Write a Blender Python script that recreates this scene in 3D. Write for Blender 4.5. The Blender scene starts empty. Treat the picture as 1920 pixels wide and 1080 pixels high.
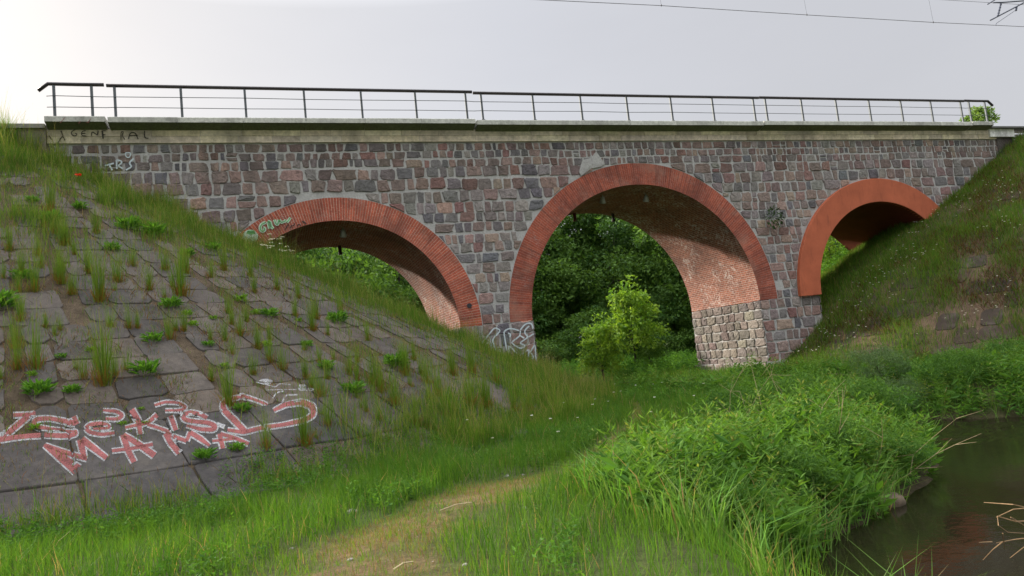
# Old stone and brick railway bridge with three arches over a small river.
# World frame: x along the bridge face (to the right), y away from the camera
# (face at y = 0), z up, the photographer's eye at z = 0.
import bpy, math, random
import numpy as np
from mathutils import Matrix, Vector

SC = bpy.context.scene
COL = bpy.data.collections.new("place"); SC.collection.children.link(COL)
R = np.random.default_rng(7)
random.seed(7)

# ------------------------------------------------------------------ camera
F_PX = 1345.0
AZ = math.radians(18.5)
EYE = np.array([0.0, -24.0, 0.0])
def _n(v): return v / np.linalg.norm(v)
_Z = _n(np.array([-1470.0, -13940.0, F_PX]))
_Fw = np.array([0, 0, 1.0])
_Y = _n(_Fw - (_Fw @ _Z) * _Z)
_X = np.cross(_Y, _Z)
def cam_to_world(d):
    a, b, c = d @ _X, d @ _Y, d @ _Z
    return np.stack([a * math.cos(AZ) + b * math.sin(AZ), -a * math.sin(AZ) + b * math.cos(AZ), c], -1)
def rays(P):
    P = np.atleast_2d(np.asarray(P, float))
    d = np.stack([P[:, 0] - 960, P[:, 1] - 540, np.full(len(P), F_PX)], -1)
    w = cam_to_world(d)
    return w / np.linalg.norm(w, axis=1)[:, None]
def on_face(P, y=0.0):
    """points of the photo's wall, taken on the plane of the bridge face"""
    d = rays(P); t = (y - EYE[1]) / d[:, 1]
    return EYE + d * t[:, None]

# ------------------------------------------------------------------ noise
def _hash(ix, iy, s):
    h = (ix.astype(np.int64) * 374761393 + iy.astype(np.int64) * 668265263 + s * 1442695041) & 0x7fffffff
    h = ((h ^ (h >> 13)) * 1274126177) & 0x7fffffff
    return ((h ^ (h >> 16)) & 0xffff) / 65535.0
def vnoise(x, y, s=0):
    x = np.asarray(x, float); y = np.asarray(y, float)
    ix = np.floor(x); iy = np.floor(y); fx = x - ix; fy = y - iy
    fx = fx * fx * (3 - 2 * fx); fy = fy * fy * (3 - 2 * fy)
    a = _hash(ix, iy, s); b = _hash(ix + 1, iy, s); c = _hash(ix, iy + 1, s); d = _hash(ix + 1, iy + 1, s)
    return (a * (1 - fx) + b * fx) * (1 - fy) + (c * (1 - fx) + d * fx) * fy
def fbm(x, y, s=0, o=3):
    t = 0; a = .5; n = 0
    for k in range(o):
        t = t + a * vnoise(np.asarray(x) * 2 ** k, np.asarray(y) * 2 ** k, s + k * 17); n += a; a *= .5
    return t / n
def sstep(a, b, x):
    t = np.clip((x - a) / (b - a), 0, 1); return t * t * (3 - 2 * t)

# ------------------------------------------------------------------ objects
def mesh(name, V, F, mats, col=None, uv=None, smooth=False, midx=None):
    """V (n,3); F list of arrays (k,3)/(k,4)"""
    V = np.asarray(V, np.float32)
    if not isinstance(F, (list, tuple)): F = [F]
    F = [np.asarray(f, np.int32) for f in F if len(f)]
    loops = np.concatenate([f.ravel() for f in F])
    tot = np.concatenate([np.full(len(f), f.shape[1], np.int32) for f in F])
    st = np.concatenate([[0], np.cumsum(tot)[:-1]]).astype(np.int32)
    me = bpy.data.meshes.new(name)
    me.vertices.add(len(V)); me.vertices.foreach_set("co", V.ravel())
    me.loops.add(len(loops)); me.loops.foreach_set("vertex_index", loops)
    me.polygons.add(len(tot)); me.polygons.foreach_set("loop_start", st); me.polygons.foreach_set("loop_total", tot)
    if not isinstance(mats, (list, tuple)): mats = [mats]
    for m in mats: me.materials.append(m)
    if midx is not None: me.polygons.foreach_set("material_index", np.asarray(midx, np.int32))
    me.polygons.foreach_set("use_smooth", np.full(len(tot), bool(smooth)))
    me.update(calc_edges=True)
    if col is not None:
        c = np.asarray(col, np.float32)
        c = np.concatenate([c, np.ones((len(c), 1), np.float32)], 1)
        at = me.color_attributes.new("Col", 'FLOAT_COLOR', 'POINT'); at.data.foreach_set("color", c.ravel())
    if uv is not None:
        ul = me.uv_layers.new(name="UVMap")
        ul.data.foreach_set("uv", np.asarray(uv, np.float32)[loops].ravel())
    return me
def link(name, me, parent=None, loc=(0, 0, 0)):
    o = bpy.data.objects.new(name, me); COL.objects.link(o); o.location = loc
    if parent is not None: o.parent = parent
    return o
def tag(o, label=None, cat=None, group=None, kind=None):
    if label: o["label"] = label
    if cat: o["category"] = cat
    if group: o["group"] = group
    if kind: o["kind"] = kind
    return o
def thing(name, loc, label, cat, group=None):
    o = bpy.data.objects.new(name, None); COL.objects.link(o); o.location = loc; o.empty_display_size = .2
    return tag(o, label, cat, group)
class MB:
    """collects shapes into one mesh"""
    def __init__(s): s.V = []; s.F3 = []; s.F4 = []; s.C = []; s.n = 0
    def add(s, V, F4=None, F3=None, c=(1, 1, 1)):
        V = np.asarray(V, float).reshape(-1, 3)
        if F4 is not None and len(F4): s.F4.append(np.asarray(F4, int).reshape(-1, 4) + s.n)
        if F3 is not None and len(F3): s.F3.append(np.asarray(F3, int).reshape(-1, 3) + s.n)
        c = np.asarray(c, float)
        s.C.append(np.broadcast_to(c, (len(V), 3)).copy()); s.V.append(V); s.n += len(V); return s
    def box(s, a, b, c=(1, 1, 1)):
        x0, y0, z0 = a; x1, y1, z1 = b
        V = [(x0, y0, z0), (x1, y0, z0), (x1, y1, z0), (x0, y1, z0), (x0, y0, z1), (x1, y0, z1), (x1, y1, z1), (x0, y1, z1)]
        F = [(0, 3, 2, 1), (4, 5, 6, 7), (0, 1, 5, 4), (1, 2, 6, 5), (2, 3, 7, 6), (3, 0, 4, 7)]
        return s.add(V, F, None, c)
    def tube(s, P, r, k=6, c=(1, 1, 1), cap=True):
        P = np.asarray(P, float); n = len(P); r = np.broadcast_to(np.asarray(r, float), (n,))
        T = np.gradient(P, axis=0); T /= np.linalg.norm(T, axis=1)[:, None] + 1e-9
        up = np.array([0, 0, 1.0]) if abs(T[0, 2]) < .9 else np.array([1.0, 0, 0])
        V = []
        for i in range(n):
            a = np.cross(T[i], up); a /= np.linalg.norm(a) + 1e-9; b = np.cross(a, T[i])
            ang = np.arange(k) * 2 * math.pi / k
            V.append(P[i] + r[i] * (np.cos(ang)[:, None] * a + np.sin(ang)[:, None] * b))
        V = np.concatenate(V); F = []
        for i in range(n - 1):
            for j in range(k):
                F.append((i * k + j, i * k + (j + 1) % k, (i + 1) * k + (j + 1) % k, (i + 1) * k + j))
        F3 = []
        if cap:
            V = np.concatenate([V, P[:1], P[-1:]])
            for j in range(k):
                F3.append((n * k, (j + 1) % k, j)); F3.append((n * k + 1, (n - 1) * k + j, (n - 1) * k + (j + 1) % k))
        return s.add(V, F, F3, c)
    def build(s, name, mat, parent=None, smooth=False, uv=None, loc=None):
        V = np.concatenate(s.V)
        off = np.array(parent.location) if (parent is not None and loc is None) else (np.array(loc) if loc is not None else np.zeros(3))
        if parent is not None and parent.parent is not None and loc is None: off = np.array(parent.parent.location)
        F = []
        if s.F4: F.append(np.concatenate(s.F4))
        if s.F3: F.append(np.concatenate(s.F3))
        me = mesh(name, V - off, F, mat, np.concatenate(s.C), uv, smooth)
        return link(name, me, parent)

# ------------------------------------------------------------------ materials
class NT:
    def __init__(s, name):
        s.m = bpy.data.materials.new(name); s.m.use_nodes = True; s.t = s.m.node_tree; s.t.nodes.clear()
        s.out = s.n('ShaderNodeOutputMaterial')
    def n(s, typ, **kw):
        nd = s.t.nodes.new(typ)
        for k, v in kw.items():
            if k.startswith('i_'): nd.inputs[k[2:].replace('_', ' ')].default_value = v
            else: setattr(nd, k, v)
        return nd
    def l(s, a, b): s.t.links.new(a, b)
    def coord(s, kind='Object'):
        return s.n('ShaderNodeTexCoord').outputs[kind]
    def noise(s, scale, detail=4, rough=.6, vec=None, stretch=None):
        nd = s.n('ShaderNodeTexNoise'); nd.inputs['Scale'].default_value = scale
        nd.inputs['Detail'].default_value = detail; nd.inputs['Roughness'].default_value = rough
        v = vec if vec is not None else s.coord()
        if stretch:
            mp = s.n('ShaderNodeMapping'); mp.inputs['Scale'].default_value = stretch; s.l(v, mp.inputs['Vector']); v = mp.outputs[0]
        s.l(v, nd.inputs['Vector']); return nd.outputs['Fac']
    def ramp(s, fac, *stops):
        r = s.n('ShaderNodeValToRGB'); e = r.color_ramp.elements
        while len(e) < len(stops): e.new(.5)
        for i, (p, c) in enumerate(stops):
            e[i].position = p; e[i].color = (*c, 1) if not np.isscalar(c) else (c, c, c, 1)
        s.l(fac, r.inputs[0]); return r.outputs[0]
    def mix(s, fac, a, b, mode='MIX'):
        m = s.n('ShaderNodeMix', data_type='RGBA', blend_type=mode)
        for k, v in ((0, fac), (6, a), (7, b)):
            sock = m.inputs[k]
            if hasattr(v, 'is_output'): s.l(v, sock)
            elif np.isscalar(v): sock.default_value = v if k == 0 else (v, v, v, 1)
            else: sock.default_value = (*v, 1)
        return m.outputs[2]
    def col(s): return s.n('ShaderNodeVertexColor', layer_name="Col").outputs[0]
    def bump(s, h, strength=.5, dist=.02):
        b = s.n('ShaderNodeBump'); b.inputs['Strength'].default_value = strength; b.inputs['Distance'].default_value = dist
        s.l(h, b.inputs['Height']); return b.outputs[0]
    def pbr(s, color, rough=.8, normal=None, metal=0, spec=.3):
        p = s.n('ShaderNodeBsdfPrincipled')
        if hasattr(color, 'is_output'): s.l(color, p.inputs['Base Color'])
        else: p.inputs['Base Color'].default_value = (*color, 1)
        if hasattr(rough, 'is_output'): s.l(rough, p.inputs['Roughness'])
        else: p.inputs['Roughness'].default_value = rough
        p.inputs['Metallic'].default_value = metal; p.inputs['Specular IOR Level'].default_value = spec
        if normal is not None: s.l(normal, p.inputs['Normal'])
        return p.outputs[0]
    def done(s, sh): s.l(sh, s.out.inputs['Surface']); return s.m

def m_stone():
    t = NT('rough_stone'); c = t.col()
    n1 = t.noise(9, 6, .7); n2 = t.noise(60, 3, .6); n3 = t.noise(1.3, 3)
    c = t.mix(1, c, t.ramp(n1, (.3, .62), (.7, 1.3)), 'MULTIPLY')
    c = t.mix(1, c, t.ramp(n2, (.3, .8), (.7, 1.2)), 'MULTIPLY')
    c = t.mix(t.ramp(n3, (.55, 0), (.75, .35)), c, (.23, .215, .20))
    sp = t.n('ShaderNodeSeparateXYZ'); t.l(t.coord(), sp.inputs[0])
    st = t.noise(1.1, 5, .7, stretch=(1, 1, .12))
    mr = t.n('ShaderNodeMapRange'); mr.inputs['From Min'].default_value = 6.2; mr.inputs['From Max'].default_value = 9.3; t.l(sp.outputs[2], mr.inputs['Value'])
    stain = t.mix(1, t.ramp(st, (.46, 0), (.66, .75)), mr.outputs[0], 'MULTIPLY')
    c = t.mix(stain, c, (.06, .055, .048))
    h = t.mix(.35, n1, n2)
    return t.done(t.pbr(c, .88, t.bump(h, 1.0, .06)))
def m_mortar():
    t = NT('lime_mortar'); n1 = t.noise(14, 6, .7); n2 = t.noise(1.2, 4)
    c = t.ramp(n1, (.25, (.27, .265, .25)), (.75, (.52, .51, .485)))
    c = t.mix(t.ramp(n2, (.4, 0), (.7, .5)), c, (.21, .2, .19))
    return t.done(t.pbr(c, .95, t.bump(n1, .7, .03)))
def m_lime():
    t = NT('weathered_limestone'); c = t.col(); n1 = t.noise(6, 6, .7); n2 = t.noise(.8, 4, .6, stretch=(1, 1, .15))
    c = t.mix(1, c, t.ramp(n1, (.3, .6), (.7, 1.25)), 'MULTIPLY')
    c = t.mix(t.ramp(n2, (.5, 0), (.72, .6)), c, (.12, .11, .09))
    return t.done(t.pbr(c, .9, t.bump(n1, .5, .02)))
def m_concrete(name='weathered_concrete', moss=False):
    t = NT(name); c = t.col(); n1 = t.noise(11, 6, .7); n2 = t.noise(1.6, 5, .65, stretch=(1, 1, .25)); n3 = t.noise(40, 3, .7)
    c = t.mix(1, c, t.ramp(n1, (.3, .65), (.7, 1.2)), 'MULTIPLY')
    c = t.mix(t.ramp(n2, (.5, 0), (.72, .6)), c, (.07, .085, .05) if moss else (.09, .088, .075))
    c = t.mix(t.ramp(n3, (.60, 0), (.70, .5)), c, (.05, .05, .045))
    return t.done(t.pbr(c, .9, t.bump(n1, .5, .015)))
def m_brick():
    t = NT('old_brick'); c = t.col(); n1 = t.noise(16, 5, .7); n2 = t.noise(1.7, 5, .75); n3 = t.noise(30, 3, .7)
    c = t.mix(1, c, t.ramp(n1, (.3, .65), (.7, 1.25)), 'MULTIPLY')
    sp = t.mix(1, t.ramp(n2, (.52, 0), (.70, 1)), t.ramp(n3, (.54, 0), (.60, .8)), 'MULTIPLY')
    c = t.mix(sp, c, (.40, .36, .33))
    dk = t.noise(1.1, 5, .7); c = t.mix(t.ramp(dk, (.42, 0), (.66, .6)), c, (.10, .040, .030))
    pl = t.noise(.8, 5, .7); c = t.mix(t.ramp(pl, (.52, 0), (.70, .5)), c, (.33, .20, .15))
    return t.done(t.pbr(c, .9, t.bump(n1, .5, .015)))
def m_vault():
    t = NT('vault_brickwork'); uv = t.n('ShaderNodeUVMap', uv_map="UVMap").outputs[0]
    b = t.n('ShaderNodeTexBrick'); t.l(uv, b.inputs['Vector'])
    b.inputs['Color1'].default_value = (.30, .105, .065, 1); b.inputs['Color2'].default_value = (.17, .06, .042, 1)
    b.inputs['Mortar'].default_value = (.34, .25, .20, 1); b.inputs['Scale'].default_value = 1
    b.inputs['Mortar Size'].default_value = .012; b.inputs['Brick Width'].default_value = .26; b.inputs['Row Height'].default_value = .085
    b.inputs['Bias'].default_value = -.1
    n1 = t.noise(9, 5, .7); n2 = t.noise(.9, 5, .75); n3 = t.noise(9, 4, .75)
    c = t.mix(1, b.outputs[0], t.ramp(n1, (.3, .65), (.7, 1.3)), 'MULTIPLY')
    sp = t.mix(1, t.ramp(n2, (.47, 0), (.62, 1)), t.ramp(n3, (.51, 0), (.56, .95)), 'MULTIPLY')
    c = t.mix(sp, c, (.50, .46, .42))
    so = t.noise(.5, 4, .6); c = t.mix(t.ramp(so, (.45, 0), (.7, .55)), c, (.055, .028, .022))
    return t.done(t.pbr(c, .92, t.bump(b.outputs[1], .6, -.01)))
def m_plaster(name, col, dark):
    t = NT(name); n1 = t.noise(1.4, 5, .65); n2 = t.noise(22, 4, .7); n3 = t.noise(2.5, 4, .7, stretch=(3, 1, .4))
    c = t.ramp(n1, (.3, tuple(x * .82 for x in col)), (.7, tuple(x * 1.12 for x in col)))
    c = t.mix(t.ramp(n3, (.58, 0), (.78, .55)), c, dark)
    c = t.mix(t.ramp(n2, (.62, 0), (.75, .3)), c, dark)
    return t.done(t.pbr(c, .8, t.bump(n2, .3, .008)))
def m_slab():
    t = NT('weathered_slab_concrete'); c = t.col(); n1 = t.noise(7, 7, .75); n2 = t.noise(90, 3, .7); n3 = t.noise(1.1, 5, .7); n4 = t.noise(28, 4, .75)
    c = t.mix(1, c, t.ramp(n1, (.3, .62), (.7, 1.35)), 'MULTIPLY')
    c = t.mix(1, c, t.ramp(n2, (.3, .75), (.7, 1.3)), 'MULTIPLY')
    c = t.mix(t.ramp(n3, (.52, 0), (.70, .35)), c, (.15, .128, .10))
    c = t.mix(t.ramp(n4, (.64, 0), (.70, .8)), c, (.03, .024, .016))
    h = t.mix(.5, n1, n4)
    return t.done(t.pbr(c, .93, t.bump(h, .5, .02)))
def m_ground():
    t = NT('soil_and_turf'); c = t.col(); n1 = t.noise(5, 7, .75); n2 = t.noise(45, 5, .75); n3 = t.noise(1.2, 4)
    c = t.mix(1, c, t.ramp(n1, (.3, .55), (.7, 1.4)), 'MULTIPLY')
    c = t.mix(1, c, t.ramp(n2, (.3, .6), (.7, 1.4)), 'MULTIPLY')
    c = t.mix(t.ramp(n3, (.5, 0), (.75, .35)), c, (.055, .045, .026))
    return t.done(t.pbr(c, .95, t.bump(n2, 1, .04), spec=.1))
def m_leaf(name, trans=.35, rough=.6, spec=.12):
    t = NT(name); c = t.col()
    d = t.pbr(c, rough, spec=spec); tr = t.n('ShaderNodeBsdfTranslucent')
    t.l(t.mix(1, c, (1.15, 1.1, .55), 'MULTIPLY'), tr.inputs['Color'])
    mx = t.n('ShaderNodeMixShader'); mx.inputs[0].default_value = trans; t.l(d, mx.inputs[1]); t.l(tr.outputs[0], mx.inputs[2])
    return t.done(mx.outputs[0])
def m_col(name, rough=.8, metal=0, bumpscale=20, bs=.4, bd=.01, var=.25, spec=.3):
    t = NT(name); c = t.col(); n1 = t.noise(bumpscale, 5, .7)
    c = t.mix(1, c, t.ramp(n1, (.3, 1 - var), (.7, 1 + var)), 'MULTIPLY')
    return t.done(t.pbr(c, rough, t.bump(n1, bs, bd), metal, spec))
def m_paint(name, col, holes=.5, mottle=.3):
    """spray paint: patchy, the wall shows through"""
    t = NT(name); n1 = t.noise(45, 5, .8); n2 = t.noise(3.5, 4, .7)
    c = t.ramp(n2, (.3, tuple(x * (1 - mottle) for x in col)), (.7, tuple(min(1, x * (1 + mottle)) for x in col)))
    d = t.pbr(c, .8, spec=.2); tr = t.n('ShaderNodeBsdfTransparent')
    mx = t.n('ShaderNodeMixShader'); t.l(t.ramp(n1, (holes - .16, .1), (holes + .12, .95)), mx.inputs[0])
    t.l(tr.outputs[0], mx.inputs[1]); t.l(d, mx.inputs[2])
    return t.done(mx.outputs[0])
def m_water():
    t = NT('river_water'); n1 = t.noise(5, 4, .6); n2 = t.noise(1.1, 2)
    h = t.mix(.5, n1, n2); nb = t.bump(h, .22, .03)
    gl = t.n('ShaderNodeBsdfGlossy'); gl.inputs['Roughness'].default_value = .03; gl.inputs['Color'].default_value = (.9, .9, .9, 1); t.l(nb, gl.inputs['Normal'])
    df = t.n('ShaderNodeBsdfDiffuse'); df.inputs['Color'].default_value = (.018, .017, .009, 1)
    tr = t.n('ShaderNodeBsdfTransparent'); tr.inputs['Color'].default_value = (.6, .52, .34, 1)
    m1 = t.n('ShaderNodeMixShader'); m1.inputs[0].default_value = .42; t.l(df.outputs[0], m1.inputs[1]); t.l(tr.outputs[0], m1.inputs[2])
    fr = t.n('ShaderNodeFresnel'); fr.inputs['IOR'].default_value = 1.33; t.l(nb, fr.inputs['Normal'])
    m2 = t.n('ShaderNodeMixShader'); t.l(fr.outputs[0], m2.inputs[0]); t.l(m1.outputs[0], m2.inputs[1]); t.l(gl.outputs[0], m2.inputs[2])
    return t.done(m2.outputs[0])

M = dict(stone=m_stone(), mortar=m_mortar(), lime=m_lime(), conc=m_concrete(), brick=m_brick(), vault=m_vault(),
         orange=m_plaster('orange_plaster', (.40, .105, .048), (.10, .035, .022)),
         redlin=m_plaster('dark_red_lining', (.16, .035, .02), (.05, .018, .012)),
         slab=m_slab(), ground=m_ground(), grass=m_leaf('grass_blade', .48), leaf=m_leaf('leaf', .45), farleaf=m_leaf('tree_leaf', .42, .6, .2),
         bark=m_col('bark', .95, 0, 14, .8, .03), steel=m_col('painted_steel', .5, .3, 30, .1, .003, .15), twig=m_col('dry_stem', .9),
         rock=m_col('river_rock', .8, 0, 12, .6, .02, .35), water=m_water(), petal=m_leaf('petal', .3),
         glass=m_col('lamp_glass', .15, 0, 5, 0, .001, .05, .5),
         p_red=m_paint('red_spray_paint', (.22, .068, .064), .40, .35), p_white=m_paint('white_spray_paint', (.33, .33, .33), .48, .3),
         p_black=m_paint('black_spray_paint', (.03, .03, .03), .42), p_green=m_paint('green_spray_paint', (.12, .36, .13), .36),
         p_pale=m_paint('pale_green_spray_paint', (.45, .58, .45), .36), p_ice=m_paint('pale_blue_spray_paint', (.50, .58, .60), .36, .15),
         p_dark=m_paint('dark_ground_paint', (.042, .042, .046), .48))

# ------------------------------------------------------------------ terrain
W = 5.0                       # bridge width
GZ, WZ = -1.62, -2.30         # meadow level, water level
TOP_L, TOP_R = 7.78, 7.9
U_L, U_R = -7.2, 34.3
RU, RV = 17.0, 13.2
RIVER = np.array([(4.6, -60), (3.7, -24), (3.9, -19.6), (4.45, -18.1), (5.6, -17.4), (7.1, -16.7), (8.6, -15.9), (10.0, -14.7), (11.2, -13.0),
                  (11.8, -11), (12.2, -8), (12.5, 0), (12.4, 12), (10.5, 26), (4, 60), (7.5, 60), (13.5, 27), (14.8, 12), (14.8, 0), (14.5, -6), (13.8, -10),
                  (13.5, -12.0), (14.3, -13.2), (18, -14.6), (40, -17), (40, -21), (16, -19.6), (9, -19.2), (7.0, -19.15), (6.2, -19.7), (5.9, -21), (6.1, -24), (7.2, -60)], float)
def river_sd(x, y):
    """signed distance to the river outline, negative in the water"""
    x = np.asarray(x, float); y = np.asarray(y, float)
    d = np.full(x.shape, 1e9); ins = np.zeros(x.shape, bool); n = len(RIVER)
    for i in range(n):
        ax, ay = RIVER[i]; bx, by = RIVER[(i + 1) % n]
        ex, ey = bx - ax, by - ay
        t = np.clip(((x - ax) * ex + (y - ay) * ey) / (ex * ex + ey * ey), 0, 1)
        d = np.minimum(d, np.hypot(x - ax - t * ex, y - ay - t * ey))
        c = ((ay > y) != (by > y)) & (x < (bx - ax) * (y - ay) / (by - ay + 1e-12) + ax)
        ins ^= c
    return np.where(ins, -d, d)
def cone_t(x, y, side):
    du = np.maximum(x - U_L, 0) if side < 0 else np.maximum(U_R - x, 0)
    yb = W + .3 if side < 0 else .6 + (W - .3) * sstep(28, 33, x)
    dy = np.maximum(-y - .1, 0) + np.maximum(y - yb, 0)
    t = np.sqrt((du / RU) ** 2 + (dy / RV) ** 2)
    return t if side < 0 else t + .075 * sstep(.62, .9, t)
def height(x, y):
    x = np.asarray(x, float); y = np.asarray(y, float)
    sd = river_sd(x, y) + (fbm(x * 1.3, y * 1.3, 5) - .5) * .35
    g = GZ + (fbm(x * .5, y * .5, 1) - .5) * .18 + .04 * np.clip(y - 10, 0, 60)
    g = np.where(sd > 0, WZ + (g - WZ) * sstep(-.1, 1.25, sd), WZ - np.minimum(.55, -sd * .55))
    cl = TOP_L - cone_t(x, y, -1) * (TOP_L - GZ); cr = TOP_R - cone_t(x, y, 1) * (TOP_R - GZ)
    bumpy = (fbm(x * .8, y * .8, 3) - .5) * .10
    c = np.maximum(cl, cr) + bumpy
    k = .25
    hh = np.clip(.5 + .5 * (c - g) / k, 0, 1)
    return np.where(sd > .3, g * (1 - hh) + c * hh + k * hh * (1 - hh), g)
def smooth_height(x, y):
    cl = TOP_L - cone_t(x, y, -1) * (TOP_L - GZ)
    return np.maximum(cl, GZ)
def on_ground(P, f=None, far=70):
    f = f or height
    d = rays(P); n = len(d); done = np.zeros(n, bool); hit = np.full(n, float(far))
    for s in np.concatenate([np.arange(3.0, 26, .3), np.arange(26, far, .8)]):
        p = EYE + d * s
        b = (p[:, 2] < f(p[:, 0], p[:, 1])) & ~done
        hit[b] = s; done |= b
        if done.all(): break
    lo = hit - np.where(hit > 26.1, .8, .3); hi = hit.copy()
    for _ in range(9):
        m = (lo + hi) / 2; p = EYE + d * m[:, None]; b = p[:, 2] < f(p[:, 0], p[:, 1])
        hi = np.where(b, m, hi); lo = np.where(b, lo, m)
    p = EYE + d * hi[:, None]; p[:, 2] = f(p[:, 0], p[:, 1])
    return p
PATH = np.array([(-2.2, -21.5), (-.2, -18.6), (.8, -16.9), (2.3, -15.3), (3.6, -14.5), (4.9, -13.2), (7, -10.4), (9, -6.5), (9.9, 0), (10.2, 12)], float)
PW = np.array([.85, .8, .66, .36, .26, .16, .10, .06, .05, .05])
def path_d(x, y):
    """distance to the trail in half widths"""
    d = np.full(np.shape(x), 1e9)
    for i in range(len(PATH) - 1):
        ax, ay = PATH[i]; ex, ey = PATH[i + 1] - PATH[i]
        t = np.clip(((x - ax) * ex + (y - ay) * ey) / (ex * ex + ey * ey), 0, 1)
        d = np.minimum(d, np.hypot(x - ax - t * ex, y - ay - t * ey) / (PW[i] * (1 - t) + PW[i + 1] * t))
    return d + (fbm(np.asarray(x) * 1.9, np.asarray(y) * 1.9, 9) - .5) * 2.6

def build_ground():
    xs = np.concatenate([[-900, -400, -180, -90, -50, -30, -22], np.arange(-17, 42, .22), [44, 48, 55, 70, 110, 220, 500, 900]])
    ys = np.concatenate([[-900, -400, -180, -90, -55, -40, -32], np.arange(-27, 14, .22), np.arange(14, 60, 1.5), [70, 95, 150, 300, 900]])
    X, Y = np.meshgrid(xs, ys); Z = height(X, Y)
    nx, ny = len(xs), len(ys)
    V = np.stack([X.ravel(), Y.ravel(), Z.ravel()], 1)
    i = np.arange(nx * ny).reshape(ny, nx)
    F = np.stack([i[:-1, :-1].ravel(), i[:-1, 1:].ravel(), i[1:, 1:].ravel(), i[1:, :-1].ravel()], 1)
    x, y = V[:, 0], V[:, 1]
    turf = np.array([.055, .085, .020]); soil = np.array([.105, .075, .045]); straw = np.array([.165, .112, .056]); mud = np.array([.05, .04, .022]); slope = np.array([.085, .064, .042])
    n = fbm(x * 1.1, y * 1.1, 21)[:, None]
    C = turf * (1 - n * .4) + soil * n * .4
    pd = path_d(x, y); k = ((1 - sstep(.5, 1.5, pd)) * (.35 + .65 * sstep(.3, .6, fbm(x * 2.2, y * 2.2, 23))))[:, None]
    C = C * (1 - k) + straw * k
    ct = np.minimum(cone_t(x, y, -1), cone_t(x, y, 1)); k = (1 - sstep(.95, 1.0, ct))[:, None]
    slp = np.where((x > 14)[:, None], np.array([.095, .066, .042]), slope)
    C = C * (1 - k) + (slp * (.7 + .6 * n)) * k
    sd = river_sd(x, y); k = (1 - sstep(-.1, .5, sd))[:, None]
    C = C * (1 - k) + mud * k
    o = link('ground', mesh('ground', V, F, M['ground'], C, None, True)); tag(o, 'grassy river meadow with a trodden trail and two earth embankments', kind='structure')
build_ground()
def build_water():
    xs = np.arange(3, 41, .16); ys = np.arange(-40, 30, .16)
    X, Y = np.meshgrid(xs, ys); sd = river_sd(X, Y)
    rip = np.exp(-(((X - 13.0) / 2.0) ** 2 + ((Y + 13.6) / 1.2) ** 2))
    Z = WZ + rip * (fbm(X * 2.6, Y * 5.0, 31, 3) - .5) * .14 + (fbm(X * 1.5, Y * 1.5, 33, 2) - .5) * .006
    i = np.arange(X.size).reshape(X.shape)
    ok = (sd < .5); q = ok[:-1, :-1] | ok[1:, 1:]
    F = np.stack([i[:-1, :-1][q], i[:-1, 1:][q], i[1:, 1:][q], i[1:, :-1][q]], 1)
    u, inv = np.unique(F, return_inverse=True)
    V = np.stack([X.ravel(), Y.ravel(), Z.ravel()], 1)[u]
    o = link('water', mesh('water', V, inv.reshape(F.shape), M['water'], None, None, True)); tag(o, 'dark slow river water reflecting the bridge', kind='structure')
build_water()

# ------------------------------------------------------------------ bridge
ARCH = [dict(u=2.12, z=1.2, ri=3.90, ro=4.68), dict(u=13.5, z=1.22, ri=4.83, ro=5.67), dict(u=24.95, z=1.25, ri=3.72, ro=4.75)]
BR = thing('stone_bridge', (13.5, 2.5, GZ), 'old railway bridge of rough fieldstone with three round arches under a concrete deck edge', 'bridge')
def lin(*c):
    c = np.array(c) / 255.0
    return np.where(c <= .04045, c / 12.92, ((c + .055) / 1.055) ** 2.4)
PAL = [(lin(130, 108, 100), 4), (lin(118, 101, 95), 4), (lin(120, 112, 110), 4.5), (lin(102, 100, 102), 3), (lin(86, 88, 93), 1.1), (lin(144, 118, 108), 1.6), (lin(144, 126, 110), 1.2), (lin(132, 128, 122), 2.5), (lin(120, 86, 78), 2.2)]
PALW = np.array([p[1] for p in PAL]) / sum(p[1] for p in PAL)
PAL2 = [(lin(114, 104, 95), 3), (lin(104, 97, 90), 3), (lin(122, 112, 101), 2), (lin(108, 93, 86), 2)]
PAL2W = np.array([p[1] for p in PAL2]) / sum(p[1] for p in PAL2)
def stone_poly(a0, a1, b0, b1, rng, n=18, sq=8):
    th = np.arange(n) * 2 * math.pi / n + rng.uniform(-.1, .1)
    c, s = np.cos(th), np.sin(th)
    e = 2 / sq
    px = np.sign(c) * np.abs(c) ** e; py = np.sign(s) * np.abs(s) ** e
    j = 1 + rng.uniform(-.15, .06, n)
    px, py = px * j, py * j
    sk = rng.uniform(-.12, .12); px = px + sk * py; tp = rng.uniform(-.12, .12); px = px * (1 + tp * py); py = py * (1 + rng.uniform(-.1, .1) * px)
    return np.stack([(a0 + a1) / 2 + px * (a1 - a0) / 2, (b0 + b1) / 2 + py * (b1 - b0) / 2], 1)
def poly_area(P): 
    x, y = P[:, 0], P[:, 1]; return .5 * abs(np.dot(x, np.roll(y, -1)) - np.dot(y, np.roll(x, -1)))
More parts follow.
